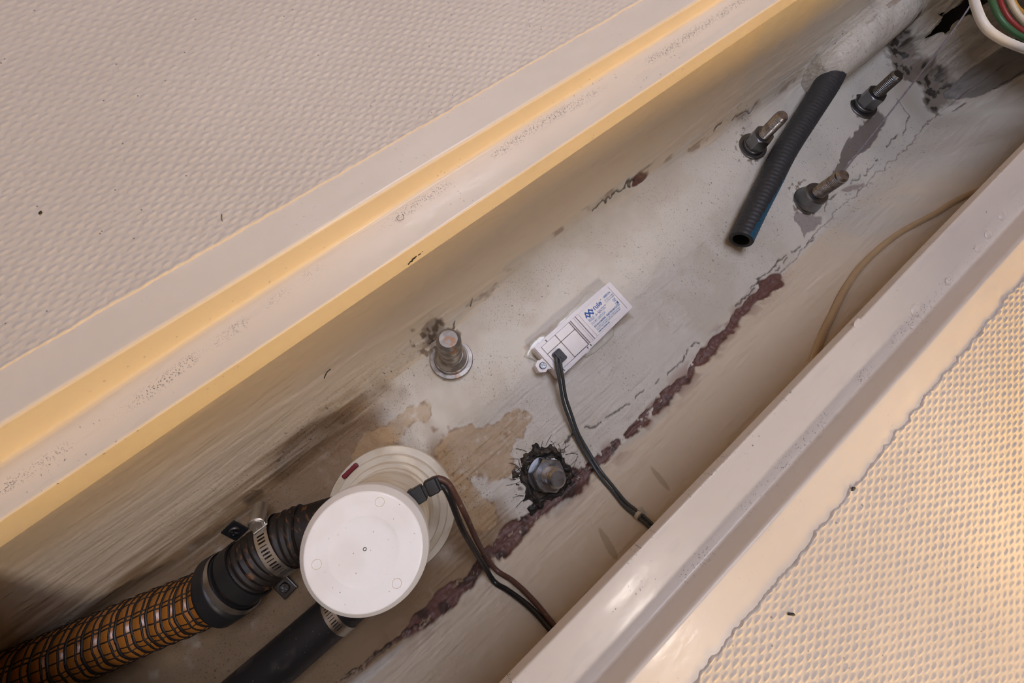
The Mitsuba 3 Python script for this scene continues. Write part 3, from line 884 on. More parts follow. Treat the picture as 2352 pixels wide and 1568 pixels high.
# worm-drive clamp on the dark hose end
ci = int(np.argmin(np.abs(full[:, 0] + 0.2313)))
cax = full[ci + 20] - full[ci - 20]
band, cA, cB, cT = bent_band(full[ci], cax, 0.0322, 0.0135, 0.0008, -math.pi, math.pi, (-1.35, 0.72, 17), 220)
side = 1 if cB[1] > 0 else -1
if side < 0:
    band, cA, cB, cT = bent_band(full[ci], -cax, 0.0322, 0.0135, 0.0008, -math.pi, math.pi, (-1.35, 0.72, 17), 220)
put('hose_clamp__band', band, 'bright_steel', 20, 'slotted stainless band')
th = math.radians(58)
rad_dir = cA * math.cos(th) + cB * math.sin(th)
tan_dir = cA * math.sin(th) - cB * math.cos(th)          # up over the hose
hc = np.array(full[ci]) + rad_dir * 0.0385
hs = m3.CrossSection.circle(0.0062, 40)
housing = lathe([(0.0, -0.026), (0.0050, -0.026), (0.0062, -0.0245), (0.0066, 0.002), (0.0064, 0.0035), (0.0056, 0.0040), (0.0052, 0.0036), (0.0, 0.0030)], 40)
housing.apply_scale([1.2, 1.2, 1.0])
put('hose_clamp__screw_housing', aim(housing, tan_dir, hc), 'bright_steel', 30)
saddle = rbox(0.0150, 0.0150, 0.0018, 0.0006)
put('hose_clamp__saddle', aim(saddle, rad_dir, np.array(full[ci]) + rad_dir * 0.0336), 'bright_steel', 30)
head = extrude(Point(0, 0).buffer(0.0054, 32).difference(sbox(-0.006, -0.00045, 0.006, 0.00045)), 0.0028)
head = cat_([head, lathe([(0.0, -0.001), (0.0054, -0.001), (0.0054, 0.0012), (0.0, 0.0012)], 40)])
put('hose_clamp__screw_head', aim(head, tan_dir, hc + tan_dir * 0.0042, 0.9), 'bright_steel', 25, 'slotted screw head')
tag('hose_clamp', 'shiny stainless worm-drive clamp with screw on the dark hose end beside the pump', 'hose clamp')

# pipe strap that holds the hose down, with two cross-head screws
si = iq[2]
sax = full[si + 20] - full[si - 20]
strap, sA, sB, sT = bent_band(full[si], -sax, 0.0312, 0.0130, 0.0022, -1.72, 1.72, None, 70)
put('pipe_strap__band', strap, 'black_rubber', 30)
thin, _, _, _ = bent_band(full[iq[1]] + np.array([-0.0035, 0.0, 0.0]), -sax, 0.0346, 0.0058, 0.0008, -1.9, 1.9, None, 100)
put('pipe_strap__steel_ring', thin, 'bright_steel', 20, 'narrow steel ring')


def cross_screw(key, at, ax, r=0.0055, lab=None):
    cr = unary_union([sbox(-0.62 * r, -0.14 * r, 0.62 * r, 0.14 * r), sbox(-0.14 * r, -0.62 * r, 0.14 * r, 0.62 * r)])
    top = extrude(Point(0, 0).buffer(r * 0.8, 24).difference(cr), 0.0012, 0.0012)
    rim = lathe([(0.0, 0.0), (r, 0.0), (r, 0.0006), (r * 0.93, 0.0014), (r * 0.8, 0.0022), (r * 0.8, 0.0012), (0.0, 0.0010)], 32)
    return put(key, aim(cat_([top, rim]), ax, at, 0.5), 'dark_steel', 25, lab)


for (qx, qy), sgn in (((-0.2725, 0.0520), 1), ((-0.2665, -0.0340), -1)):
    zq = hz(qx, qy)
    nrm = np.array([0, -0.55, 1.0]) if sgn > 0 else np.array([0, 0, 1.0])
    ear = rbox(0.018, 0.020, 0.0028, 0.0010)
    ek = put('pipe_strap__ear', aim(ear, nrm, (qx, qy, zq + 0.0050), 0.12), 'black_rubber' if sgn > 0 else 'dark_steel', 30)
    cross_screw(ek + '__screw', np.array((qx, qy, zq + 0.0050)) + nrm / np.linalg.norm(nrm) * 0.0014, nrm, 0.0058, 'cross-head screw')
tag('pipe_strap', 'black strap with a thin steel ring and two cross-head screws over the orange hose', 'pipe strap')

# ------------------------------------------------------------------ plain black rubber hose and its clamp
rh = [(-0.2000, -0.0905, -0.2155), (-0.2379, -0.0900, -0.2165), (-0.2876, -0.0900, -0.2175), (-0.3275, -0.0896, -0.2185), (-0.42, -0.088, -0.2185), (-0.60, -0.08, -0.215)]
rpth = resample(spline(rh, 10), 0.004)[0]
put('rubber_hose__tube', tube(rpth, 0.0232, 48), 'worn_rubber', 60)
put('rubber_hose__hose_end', tube(np.array([(-0.2010, -0.0905, -0.2155), (-0.1975, -0.0905, -0.2154)]), 0.0235, 32), 'black_rubber', 40)
tag('rubber_hose', 'smooth black rubber hose lying below the pump at the lower edge', 'hose')
rb, _, _, _ = bent_band((-0.2260, -0.0902, -0.2162), (-1, 0.0, 0), 0.0234, 0.0120, 0.0009, -math.pi, math.pi, (-2.1, 0.5, 20), 200)
put('hose_clamp_001__band', rb, 'bright_steel', 20, 'slotted stainless band')
tag('hose_clamp_001', 'stainless clamp at the end of the smooth black hose, half hidden by the pump cap', 'hose clamp')

# ------------------------------------------------------------------ float switch
SU = np.array([0.1466, 0.0076])
SL = float(np.linalg.norm(SU))
sw = Rz(math.atan2(SU[1], SU[0]), [0, 0, 1])
sw[:3, 3] = (0.1336, -0.0255, 0)
W2, ZT, Z0 = 0.0262, -0.2215, -0.247          # half width, top and bottom


def sput(key, mesh, m, smooth=30, label=None):
    return put('float_switch__' + key, mesh.copy().apply_transform(sw), m, smooth, label)


outline = Polygon([(0.0, -W2), (0.020, -W2 - 0.0006), (0.070, -W2), (SL, -W2 + 0.0018), (SL, W2 - 0.0018), (0.070, W2), (0.020, W2), (0.0, W2), (0.0, 0.0085), (-0.0045, 0.0085), (-0.0065, 0.0105), (-0.0135, 0.0075), (-0.0155, -0.0025), (-0.0085, -0.0085), (-0.0040, -0.0070), (0.0, -0.0100)])
outline = outline.buffer(-0.0012).buffer(0.0012)
well = sbox(0.0065, -0.0212, 0.0625, 0.0212)
sput('base', extrude(outline.difference(well), ZT - Z0 - 0.0035, Z0), 'switch_white')
rail = outline.intersection(sbox(0.0, -1, 1, 1)).buffer(-0.0008).difference(sbox(0.0075, -0.0202, 0.0640, 0.0202)).difference(sbox(0.0770, -0.0200, SL - 0.008, 0.0200)).difference(sbox(0.0665, -0.0205, 0.0770, 0.0205))
sput('frame', extrude(rail, 0.0040, ZT - 0.0036), 'switch_white')
sput('well_floor', rbox(0.056, 0.0424, 0.004, 0.0005).apply_translation((0.0345, 0, ZT - 0.012)), 'switch_dark')
cover = Polygon([(0.0782, -0.0195), (0.118, -0.0195), (0.134, -0.0160), (SL - 0.0095, -0.0120), (SL - 0.0085, 0.0), (SL - 0.0095, 0.0120), (0.134, 0.0165), (0.118, 0.0195), (0.0782, 0.0195)])
sput('label_plate', extrude(cover, 0.0034, ZT - 0.0034), 'switch_paddle')
sput('label_bed', extrude(sbox(0.0762, -0.0202, SL - 0.0075, 0.0202), 0.0024, ZT - 0.0036), 'switch_white')
for k, (a, b, dz) in enumerate(((0.0664, 0.0690, 0.0006), (0.0695, 0.0722, -0.0004), (0.0727, 0.0760, 0.0010))):
    sput('ridge', rbox(b - a, 0.0412, 0.0044, 0.0007).apply_translation(((a + b) / 2, 0, ZT - 0.0022 + dz)), 'switch_white')
sput('near_block', rbox(0.0250, 0.0120, 0.010, 0.0007).apply_translation((0.0206, 0.0140, ZT - 0.0042)), 'switch_paddle')
sput('near_block', rbox(0.0250, 0.0273, 0.010, 0.0007).apply_translation((0.0206, -0.0062, ZT - 0.0042)), 'switch_paddle')
sput('paddle', rbox(0.0260, 0.0120, 0.010, 0.0007).apply_translation((0.0471, 0.0140, ZT - 0.0050)), 'switch_paddle')
sput('paddle', rbox(0.0260, 0.0268, 0.010, 0.0007).apply_translation((0.0471, -0.0060, ZT - 0.0050)), 'switch_paddle')
for (qx, qy) in ((0.0190, 0.0222), (0.0105, -0.0222), (0.0560, -0.0222), (0.0620, -0.0222)):
    sput('rail_notch', rbox(0.0016, 0.0030, 0.0012, 0.0003).apply_translation((qx, qy, ZT + 0.0002)), 'switch_dark')
stad = Polygon([(-0.0042, -0.0075), (0.0042, -0.0075), (0.0042, 0.0055), (-0.0042, 0.0055)]).buffer(0.0022, 12)
g1 = extrude(stad, 0.0060, ZT + 0.0002)
g2 = extrude(stad.buffer(-0.0018), 0.0040, ZT + 0.0050)
sput('grommet', cat_([g1, g2]).apply_translation((0.0178, -0.0035, 0)), 'black_rubber', 30, 'black rubber grommet')
sc_c = (sw @ np.array([-0.0062, 0.0005, ZT - 0.0034, 1]))[:3]
cross_screw('float_switch__screw', sc_c, (0, 0, 1), 0.0049, 'cross-head screw')
TX = ZT + 0.00005


def stext(txt, u, v, h, m='blue_ink_faint', bold=False, length=None):
    t = meshkit.text_mesh(txt, h, 0.00025, bold)
    if length:
        t.apply_scale([length / t.extents[0], 1, 1])
    sput('label_print', t.apply_translation((u, v, TX)), m, False, f'blue printed words')


def wave(u, v):
    a = np.linspace(0, 1, 24)
    out = []
    for k in range(2):
        yy = v + k * 0.0040
        top = [(u + 0.0135 * t + 0.0018 * k, yy + 0.0017 * math.sin(2 * math.pi * (2.0 * t - 0.05)) + 0.0031) for t in a]
        bot = [(u + 0.0135 * t + 0.0018 * k, yy + 0.0017 * math.sin(2 * math.pi * (2.0 * t - 0.05))) for t in a[::-1]]
        out.append(Polygon(top + bot).buffer(0))
    sput('label_logo', extrude(unary_union(out), 0.00025, TX), 'blue_ink', False, 'dark blue double wave emblem')


wave(0.0832, 0.0070)
stext('rule', 0.1000, 0.0082, 0.0062, 'blue_ink', True)
stext('\u00ae', 0.1165, 0.0130, 0.0018, 'blue_ink')
stext('RULE-A-MATIC\u2122', 0.0830, 0.0008, 0.0042, 'blue_ink', False, 0.0345)
stext('FLOAT SWITCH', 0.0830, -0.0046, 0.0035, 'blue_ink_faint', False, 0.0265)
stext('ISO 8846 MARINE', 0.0830, -0.0093, 0.0026, 'blue_ink_faint', True, 0.0225)
stext('IGNITION PROTECTED', 0.1078, -0.0093, 0.0026, 'blue_ink_faint', True, 0.0260)
stext('12 V RED TO BATTERY. USE 20 AMP FUSE MAX', 0.0834, -0.0122, 0.0016, 'blue_ink_faint', False, 0.0480)
stext('24/32 V USE 10 AMP FUSE MAX. READ MANUAL', 0.0834, -0.0146, 0.0016, 'blue_ink_faint', False, 0.0470)
stext('www.rule-industries.com', 0.0834, -0.0176, 0.0019, 'blue_ink_faint', True, 0.0215)
stext('SERIES 35A', 0.1225, 0.0120, 0.0028, 'blue_ink_faint', True, 0.0130)
stext('12 V DC 14 A MAX', 0.1205, 0.0080, 0.0018, 'blue_ink_faint', False, 0.0165)
stext('24 V DC 7 A MAX', 0.1205, 0.0052, 0.0018, 'blue_ink_faint', False, 0.0165)
stext('CE', 0.1298, -0.0012, 0.0042, 'blue_ink_faint', True, 0.0050)
sput('label_print', extrude(sbox(0.1298, -0.0062, 0.1326, -0.0030).difference(sbox(0.1302, -0.0058, 0.1322, -0.0034)), 0.00025, TX), 'blue_ink_faint', False)
sput('label_print', extrude(sbox(0.1328, -0.0062, 0.1350, -0.0030), 0.00025, TX), 'blue_ink', False)
fw = [(0.1490, -0.0285, -0.2190), (0.1477, -0.0299, -0.2140), (0.1360, -0.0479, -0.2165), (0.1218, -0.0797, -0.2275), (0.1105, -0.1145, -0.2350), (0.1032, -0.1489, -0.2380), (0.0977, -0.1861, -0.2290), (0.0924, -0.2123, -0.1995), (0.0927, -0.2254, -0.1830), (0.0934, -0.2376, -0.169), (0.0945, -0.2492, -0.1561), (0.096, -0.262, -0.142)]
fp = resample(spline(fw), 0.003)[0]
t_, A_, B_ = frames(fp)
for k, (o, m) in enumerate(((0.0026, 'wire_grey'), (-0.0026, 'wire_grey'))):
    side_dir = np.cross(t_, [0, 0, 1.0])
    side_dir /= np.linalg.norm(side_dir, axis=1, keepdims=True)
    put('float_switch__lead_wire', tube(fp + side_dir * (o + 0.0004 * np.sin(np.arange(len(fp)) * 0.35 + k))[:, None], 0.0021, 12), m, 60, 'dark grey lead')
tag('float_switch', 'flat white float switch with blue printing, screwed to the bilge floor', 'float switch')
# small tie round the two leads
ti = int(np.argmin(np.abs(fp[:, 1] + 0.2280)))
tie = tube(np.array([fp[ti] - t_[ti] * 0.0022, fp[ti] - t_[ti] * 0.0021, fp[ti] + t_[ti] * 0.0021, fp[ti] + t_[ti] * 0.0022]), np.array([0.0052, 0.0056, 0.0056, 0.0052]), 20)
put('cable_tie__loop', tie, 'tie_clear', 40)
put('cable_tie__latch', rbox(0.006, 0.009, 0.004, 0.0008).apply_translation(fp[ti] + np.array([0.0058, 0.002, 0.001])), 'tie_clear', 30)
tag('cable_tie', 'small beige tie round the two dark leads near the ledge', 'cable tie')

# clear sealant squeezed out round the switch


def blob(key, poly, h, m, lab, cat, seed=0, z_off=0.0):
    """A low mound over an outline that follows the hull."""
    p = Polygon(poly).buffer(0.0012)
    x0, y0, x1, y1 = p.bounds
    st = 0.0011
    X, Y = np.meshgrid(np.arange(x0 - st, x1 + 2 * st, st), np.arange(y0 - st, y1 + 2 * st, st), indexing='ij')
    d = poly_dist(X, Y, list(p.exterior.coords)[:-1]) + (nz(X, Y, 130, 130, 90 + seed, 2) - 0.5) * 0.003
    Z = hull_z(X, Y) + z_off + np.where(d > 0, h * np.sqrt(np.clip(d / 0.004, 0, 1)), -0.0035)
    return put(key, grid_mesh(np.stack([X, Y, Z], -1)), m, True, lab, cat)


def loc(pts):
    return [tuple((sw @ np.array([u, v, 0, 1]))[:2]) for u, v in pts]


blob('sealant_bead', loc([(0.045, 0.024), (0.060, 0.031), (0.095, 0.0315), (0.122, 0.033), (0.128, 0.0275), (0.126, 0.022)]), 0.0022, 'silicone', 'clear sealant smear along the upper side of the float switch', 'sealant', 1)
blob('sealant_bead', loc([(0.050, -0.024), (0.054, -0.034), (0.080, -0.0375), (0.106, -0.0365), (0.112, -0.030), (0.110, -0.022)]), 0.0022, 'silicone', 'clear sealant smear along the lower side of the float switch', 'sealant', 2)
blob('sealant_bead', loc([(-0.004, 0.010), (-0.012, 0.026), (0.012, 0.033), (0.030, 0.030), (0.030, 0.022), (0.0, 0.022)]), 0.0016, 'silicone', 'grey sealant smear at the near corner of the float switch', 'sealant', 3)

# ------------------------------------------------------------------ keel bolts


def stud(r, h, z0, smooth_from=None, pitch=0.0021, depth=0.0009):
    pr = [(0.0, z0)]
    z = z0
    top = z0 + h
    thread_top = top - r * 0.55 if smooth_from is None else smooth_from
    while z < thread_top:
        pr += [(r - depth, z), (r, z + pitch * 0.4), (r, z + pitch * 0.6), (r - depth, z + pitch)]
        z += pitch
    pr += [(r - depth * 0.4, z), (r - depth * 0.4, top - r * 0.28), (r * 0.72, top), (0.0, top)]
    return lathe(pr, 36)


def hex_nut(r, h, z0, round_top=True):
    hexa = Polygon([(r * math.cos(a), r * math.sin(a)) for a in np.radians(np.arange(0, 360, 60))])
    m = m3.Manifold.extrude(m3.CrossSection([list(hexa.exterior.coords)[:-1]]), h)
    c = m3.Manifold.revolve(m3.CrossSection([[(0, 0), (r * 0.93, 0), (r * 1.0, h * 0.06), (r * 1.0, h - r * 0.09), (r * 0.87, h), (0, h)]]), 48)
    mm = (m ^ c).translate((0, 0, z0)).to_mesh()
    return trimesh.Trimesh(mm.vert_properties[:, :3], mm.tri_verts, process=False)


def ring(r0, r1, z0, z1, ch=0.0008):
    return lathe([(r0, z0), (r1 - ch, z0), (r1, z0 + ch), (r1, z1 - ch), (r1 - ch, z1), (r0, z1), (r0, z0)], 56)


def keel_bolt(key, x, y, tip, wr, parts, stud_r, m_stud, m_nut, label):
    z0 = hz(x, y) - 0.0015
    at = np.array((x, y, z0))
    ax = np.asarray(tip, float) - at
    H = float(np.linalg.norm(ax))
    zc = 0.0
    for nm, r, h, m in parts:
        if nm == 'washer':
            put(f'{key}__washer', aim(ring(stud_r * 0.9, r, zc, zc + h), ax, at), m, 30)
        elif nm == 'nut':
            put(f'{key}__nut', aim(hex_nut(r, h, zc), ax, at, 0.25), m, 25)
        elif nm == 'round_nut':
            put(f'{key}__nut', aim(lathe([(stud_r * 0.9, zc), (r * 1.12, zc), (r * 1.15, zc + 0.002), (r, zc + 0.008), (r * 0.96, zc + h - 0.002), (r * 0.86, zc + h), (stud_r * 0.9, zc + h)], 48), ax, at), m, 30)
        zc += h
    put(f'{key}__stud', aim(stud(stud_r, H - zc + 0.002, zc - 0.002), ax, at), m_stud, 30)
    tag(key, label, 'bolt', 'keel bolts standing in the bilge floor')


keel_bolt('keel_bolt', 0.0400, 0.0570, (0.0460, 0.0700, -0.168), 0, [('washer', 0.0285, 0.0050, 'worn_zinc'), ('washer', 0.0225, 0.0060, 'worn_zinc'), ('round_nut', 0.0180, 0.0120, 'worn_zinc')], 0.0148, 'worn_zinc', 'worn_zinc', 'dull rusty keel bolt on a broad round washer, left of the float switch')
keel_bolt('keel_bolt_001', 0.0423, -0.1370, (0.0475, -0.1400, -0.200), 0, [('washer', 0.0240, 0.0030, 'dark_steel'), ('nut', 0.0225, 0.0190, 'steel')], 0.0128, 'steel', 'steel', 'short stub keel bolt with hex nut set in black sealant by the red strip')
keel_bolt('keel_bolt_002', 0.6528, 0.0334, (0.6518, 0.0381, -0.177), 0, [('washer', 0.0245, 0.0045, 'dark_steel'), ('washer', 0.0185, 0.0045, 'dark_steel'), ('nut', 0.0178, 0.0210, 'dark_steel')], 0.0104, 'steel', 'dark_steel', 'long threaded keel bolt with tall nut close to the left of the ribbed hose')
keel_bolt('keel_bolt_003', 0.9011, -0.0326, (0.9008, -0.0252, -0.181), 0, [('washer', 0.0255, 0.0045, 'dark_steel'), ('washer', 0.0190, 0.0055, 'dark_steel'), ('nut', 0.0182, 0.0200, 'dark_steel')], 0.0106, 'dark_steel', 'dark_steel', 'farthest keel bolt, dark, between the ribbed hose end and the grey cord')
keel_bolt('keel_bolt_004', 0.6645, -0.0939, (0.6642, -0.0892, -0.177), 0, [('washer', 0.0240, 0.0040, 'dark_steel'), ('round_nut', 0.0205, 0.0200, 'dark_steel')], 0.0110, 'steel', 'dark_steel', 'threaded keel bolt with rounded nut that the grey cord is tied to')

# black sealant round the stub bolt, with hairs caught in it
bx, by = 0.0423, -0.1375
X, Y = np.meshgrid(np.arange(bx - 0.055, bx + 0.055, 0.001), np.arange(by - 0.05, by + 0.05, 0.001), indexing='ij')
rr = np.hypot(X - bx, Y - by) + (nz(X, Y, 90, 90, 95, 3) - 0.5) * 0.022
hgt = 0.0085 * np.exp(-((rr - 0.0285) / 0.0072) ** 2) * (0.6 + 0.8 * nz(X, Y, 160, 160, 96, 2))
hgt = hgt + 0.006 * np.exp(-(((X - 0.004) / 0.016) ** 2 + ((Y + 0.160) / 0.008) ** 2)) * nz(X, Y, 150, 150, 97, 2)
Zs = hull_z(X, Y) - 0.0022 + hgt
put('bolt_sealant__bead', grid_mesh(np.stack([X, Y, Zs], -1)), 'gunk', True)
hairs = []
for k in range(46):
    a = rng.uniform(0, 2 * np.pi)
    r0, ln, cv = rng.uniform(0.028, 0.040), rng.uniform(0.006, 0.020), rng.uniform(-1.2, 1.2)
    p = [np.array([bx + r0 * math.cos(a), by + r0 * math.sin(a), 0])]
    d = a + rng.uniform(-1.2, 1.2)
    for _ in range(7):
        d += cv / 7
        p.append(p[-1] + ln / 7 * np.array([math.cos(d), math.sin(d), 0]))
    p = np.array(p)
    p[:, 2] = [hz(q[0], q[1]) + 0.0008 + 0.002 * math.sin(i) ** 2 for i, q in enumerate(p)]
    hairs.append(tube(p, rng.uniform(0.00018, 0.0003), 4, False))
put('bolt_sealant__hair', cat_(hairs), 'chip_black', True, 'dark hairs caught in the sealant', kind='stuff')
tag('bolt_sealant', 'lumpy black sealant with hairs round the stub keel bolt', 'sealant')

# ------------------------------------------------------------------ ribbed black hose with a blue stripe
rp_ = [(0.905, 0.068, -0.211), (0.8695, 0.0535, -0.2160), (0.8269, 0.0365, -0.2190), (0.7484, 0.0155, -0.2200), (0.6647, -0.0068, -0.2205), (0.6012, -0.0291, -0.2210), (0.5491, -0.0474, -0.2215), (0.4921, -0.0690, -0.2225)]
pth, ps = resample(spline(rp_, 12), 0.0009)
R0 = np.interp(ps, [0, 0.05, 0.2, ps[-1]], [0.0215, 0.0208, 0.0188, 0.0170])
rib = 0.0007 * np.abs(np.sin(np.pi * ps / 0.0074)) ** 0.7
t_, A_, B_ = frames(pth)
nseg = 56
ang = np.arange(nseg) * 2 * np.pi / nseg
Rr = (R0 + rib)[:, None] * np.ones(nseg)
# stripe runs on the starboard side (towards -y)
bdir = B_[len(B_) // 2]
sg = 1 if bdir[1] < 0 else -1
outer = tube(pth, Rr, nseg, False)
fc = outer.faces
frac = (ps[-1] - ps) / ps[-1]
fa = ang[fc % nseg]
ctr = (np.radians(30 + 150 * frac) * sg)[fc // nseg]
stripe = (np.abs((fa - ctr + np.pi) % (2 * np.pi) - np.pi) < math.radians(27)).sum(1) >= 2
strm = trimesh.Trimesh(outer.vertices, fc[stripe], process=False)
strm.remove_unreferenced_vertices()
rest = trimesh.Trimesh(outer.vertices, fc[~stripe], process=False)
rest.remove_unreferenced_vertices()
inner = tube(pth[len(pth) // 3:], 0.0118, 40, False)
inner.invert()
e0 = pth[-1]
lipm = []
for a, b, r0_, r1_, dz in ((0, 0, R0[-1] + rib[-1], 0.0148, 0.0),):
    rp2 = [(R0[-1] + 0.0001, -0.0010), (R0[-1] + 0.0002, 0.0), (R0[-1] - 0.0012, 0.0010), (0.0128, 0.0010), (0.0118, 0.0), (0.0118, -0.0010)]
    lipm.append(aim(lathe(rp2, 56), t_[-1], e0))
put('ribbed_hose__tube', cat_([rest] + lipm), 'ribbed_rubber', 60)
put('ribbed_hose__stripe', strm, 'blue_stripe', 60, 'blue stripe along the side')
put('ribbed_hose__bore', inner, 'hose_bore', 60)
tag('ribbed_hose', 'black ribbed hose with a blue stripe, its open end resting on the bilge floor', 'hose')

# ------------------------------------------------------------------ cord, cables and wires
c_pts = spline([(0.9980, 0.0130, -0.085), (0.9215, -0.0184, -0.105), (0.8078, -0.0683, -0.1850), (0.6726, -0.0872, -0.1860), (0.6630, -0.0890, -0.1930)], 16)
cp, cs = resample(np.vstack([c_pts]), 0.0012)
t_, A_, B_ = frames(cp)
for k in range(2):
    w_ = cs * 1100 + k * np.pi
    put('tied_cord__strand', tube(cp + A_ * (np.cos(w_) * 0.0007)[:, None] + B_ * (np.sin(w_) * 0.0007)[:, None], 0.0008, 6), 'cord_grey', True)
tag('tied_cord', 'thin grey twisted cord stretched from the far end to a bolt tip', 'cord')
tp = [(0.84, -0.245), (0.7746, -0.2255), (0.7491, -0.2199), (0.7175, -0.2157), (0.6582, -0.2057), (0.5915, -0.2045), (0.5327, -0.2106), (0.4789, -0.2198), (0.4404, -0.2261), (0.3914, -0.2373), (0.34, -0.255)]
tp = resample(spline([(x, y, hz(x, y) + 0.003) for x, y in tp], 8), 0.004)[0]
put('tan_cable', tube(tp, 0.0046, 14), 'cable_tan', 60, 'tan cable curving along the starboard hull side under the ledge', 'cable')
wires = [('white', 0.0046, 'wire_white', 'thick white cable looping through the upper right corner', [(0.94, 0.075, -0.062), (0.8924, 0.0254, -0.06), (0.8591, -0.012, -0.06), (0.8433, -0.0421, -0.06), (0.8498, -0.0692, -0.06), (0.8704, -0.0984, -0.06), (0.9012, -0.1346, -0.06), (0.94, -0.17, -0.06)]),
         ('green', 0.0032, 'wire_green', 'green wire just inside the thick white cable', [(0.985, 0.03, -0.085), (0.954, -0.0121, -0.082), (0.9285, -0.0484, -0.08), (0.9302, -0.0786, -0.08), (0.949, -0.1103, -0.08), (0.975, -0.145, -0.08)]),
         ('red', 0.0024, 'wire_red', 'dark red wire beside the green one', [(1.005, 0.02, -0.085), (0.9782, -0.0182, -0.085), (0.96, -0.0468, -0.085), (0.9565, -0.0704, -0.085), (0.965, -0.10, -0.085), (0.985, -0.14, -0.085)]),
         ('cream', 0.0030, 'wire_cream', 'cream wire between the red and the yellow one', [(0.99, 0.015, -0.07), (0.9585, -0.0217, -0.07), (0.9400, -0.0499, -0.07), (0.9372, -0.0831, -0.07), (0.95, -0.12, -0.07)]),
         ('yellow', 0.0030, 'wire_yellow', 'yellow wire nearest the corner of the photo', [(1.01, 0.01, -0.078), (0.9808, -0.0268, -0.078), (0.9667, -0.0531, -0.078), (0.9715, -0.077, -0.078), (0.985, -0.115, -0.078)])]
for nm, r, m, lab, pts in wires:
    put(f'{nm}_wire' if nm != 'white' else 'white_cable', tube(resample(spline(pts), 0.004)[0], r, 16), m, 60, lab, 'wire' if nm != 'white' else 'cable')

# ------------------------------------------------------------------ litter, drops, hairs


def chip(key, x, y, z, s, seed, lab, m='chip_black', cat='flake', flat_=0.35):
    r = np.random.default_rng(seed)
    p = r.normal(size=(14, 3))
    p /= np.linalg.norm(p, axis=1, keepdims=True)
    p *= np.array([s, s * 0.55, s * flat_]) * r.uniform(0.6, 1.1, (14, 1))
    h = trimesh.convex.convex_hull(p)
    h.apply_transform(Rz(r.uniform(0, 6), [0, 0, 1]))
    h.apply_translation((x, y, z - h.bounds[0][2] - 0.0002))
    put(key, h, m, False, lab, cat)


def hair(key, pts, r, m, lab, cat='hair'):
    put(key, tube(resample(spline(pts), 0.0008)[0], r, 6), m, True, lab, cat)


chip('paint_flake', 0.0977, -0.2630, 0.0016, 0.0033, 3, 'black flake on the right non-skid near the bottom edge')
chip('paint_flake', 0.2015, -0.2400, 0.0016, 0.0028, 5, 'dark grey flake at the ragged edge of the right non-skid', 'gunk')
rag = []
for dx, dy, dz, ss, sd in ((0.0, 0.0, 0.0, 0.0040, 8), (0.0045, 0.0002, 0.0008, 0.0028, 21), (-0.0040, -0.0003, -0.0012, 0.0026, 22), (-0.0072, -0.0006, -0.0022, 0.0016, 23), (0.0078, 0.0004, 0.0016, 0.0014, 24)):
    rr_ = np.random.default_rng(sd)
    pp = rr_.normal(size=(12, 3))
    pp /= np.linalg.norm(pp, axis=1, keepdims=True)
    pp *= np.array([ss, 0.0006, ss * 0.5]) * rr_.uniform(0.5, 1.1, (12, 1))
    rag.append(trimesh.convex.convex_hull(pp).apply_translation((0.0535 + dx, 0.1219 + dy, -0.0405 + dz)))
put('paint_flake', cat_(rag), 'chip_black', False, 'ragged black flake stuck on the left ledge edge', 'flake')
chip('paint_flake', -0.128, 0.2700, 0.0017, 0.0019, 10, 'round dark crumb on the left non-skid', 'gunk')
hair('stray_hair', [(-0.0405, 0.2078, 0.0022), (-0.0420, 0.2058, 0.0024), (-0.0430, 0.2035, 0.0021)], 0.00028, 'fibre', 'short dark hair on the left non-skid')
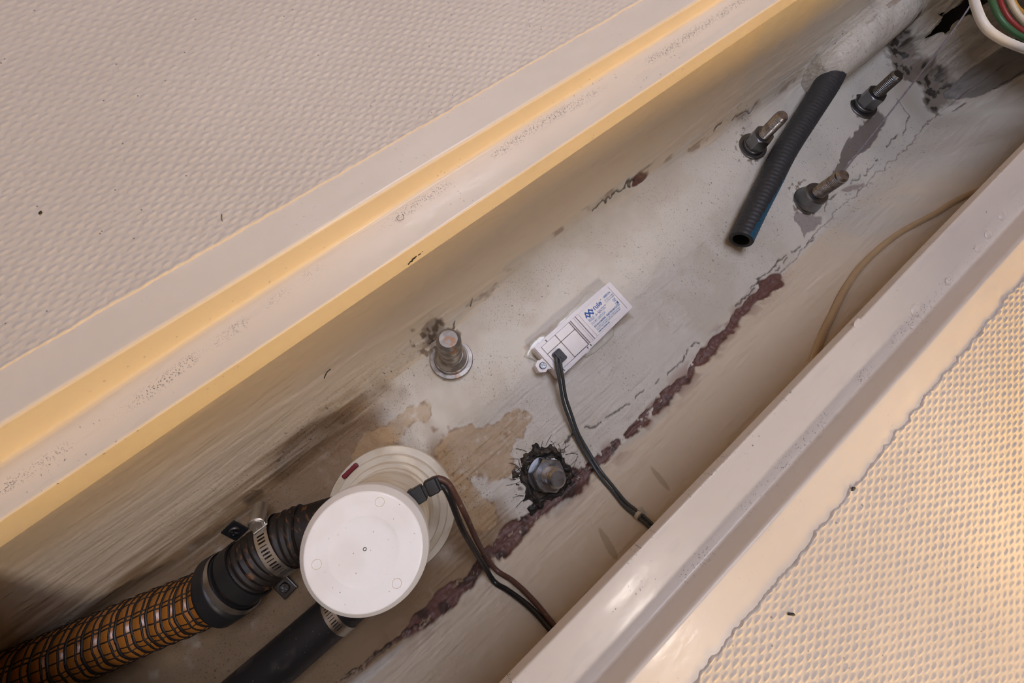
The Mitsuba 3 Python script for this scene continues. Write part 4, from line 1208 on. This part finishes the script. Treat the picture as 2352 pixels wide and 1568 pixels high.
hair('stray_hair', [(-0.0840, 0.1150, hz(-0.084, 0.115) + 0.0012), (-0.0780, 0.1178, hz(-0.078, 0.1178) + 0.0014), (-0.0730, 0.1185, hz(-0.073, 0.1185) + 0.0012)], 0.0004, 'chip_black', 'dark splinter stuck to the left bilge wall')
hair('stray_hair', [(-0.131, 0.1130, hz(-0.131, 0.1130) + 0.0012), (-0.1275, 0.1140, hz(-0.1275, 0.1140) + 0.0014), (-0.125, 0.1125, hz(-0.125, 0.1125) + 0.0012)], 0.0004, 'fibre_pale', 'short pale fibre on the left bilge wall')
hair('stray_hair', [(0.0650, 0.1505, -0.0222), (0.0630, 0.1470, -0.0222), (0.0590, 0.1475, -0.0219), (0.0590, 0.1505, -0.0219), (0.0620, 0.1510, -0.0219)], 0.00016, 'fibre', 'curled hair on the left ledge')


def drop(x, y, z, rx, ry, h, lab):
    p = [(0, h), (0.35, h * 0.94), (0.65, h * 0.74), (0.88, h * 0.40), (1.0, 0.0), (0.6, -0.0004), (0, -0.0004)]
    m = lathe(p[::-1], 28)
    m.vertices[:, 0] *= rx
    m.vertices[:, 1] *= ry
    m.apply_transform(Rz(0.25, [0, 0, 1])).apply_translation((x, y, z))
    put('resin_drip', m, 'gelcoat', 50, lab, 'drip', 'resin drips at the foot of the right step')


DROPS = ((0.5641, -0.1990, 0.0072, 0.0042, 'long resin drip nearest the top of the photo at the foot of the right step'),
         (0.5306, -0.2015, 0.0060, 0.0042, 'second resin drip from the top at the foot of the right step'),
         (0.5073, -0.2035, 0.0055, 0.0040, 'third resin drip from the top at the foot of the right step'),
         (0.4491, -0.2035, 0.0048, 0.0036, 'fourth resin drip from the top at the foot of the right step'),
         (0.3953, -0.2000, 0.0078, 0.0062, 'largest round resin drip at the foot of the right step'),
         (0.379, -0.2070, 0.0040, 0.0030, 'lowest small resin drip on the right step, just below the largest one'))
for x, y, rx, ry, DL in DROPS:
    z = -float(np.interp(x, [0.0, 0.30, 1.02], [0.0190, 0.0215, 0.0225])) - 0.0004
    drop(x, y, z, rx, ry, 0.0016, DL)
drop(0.3333, -0.1690, -0.0221, 0.0060, 0.0035, 0.0012, 'small flat resin drip near the inner edge of the right ledge')
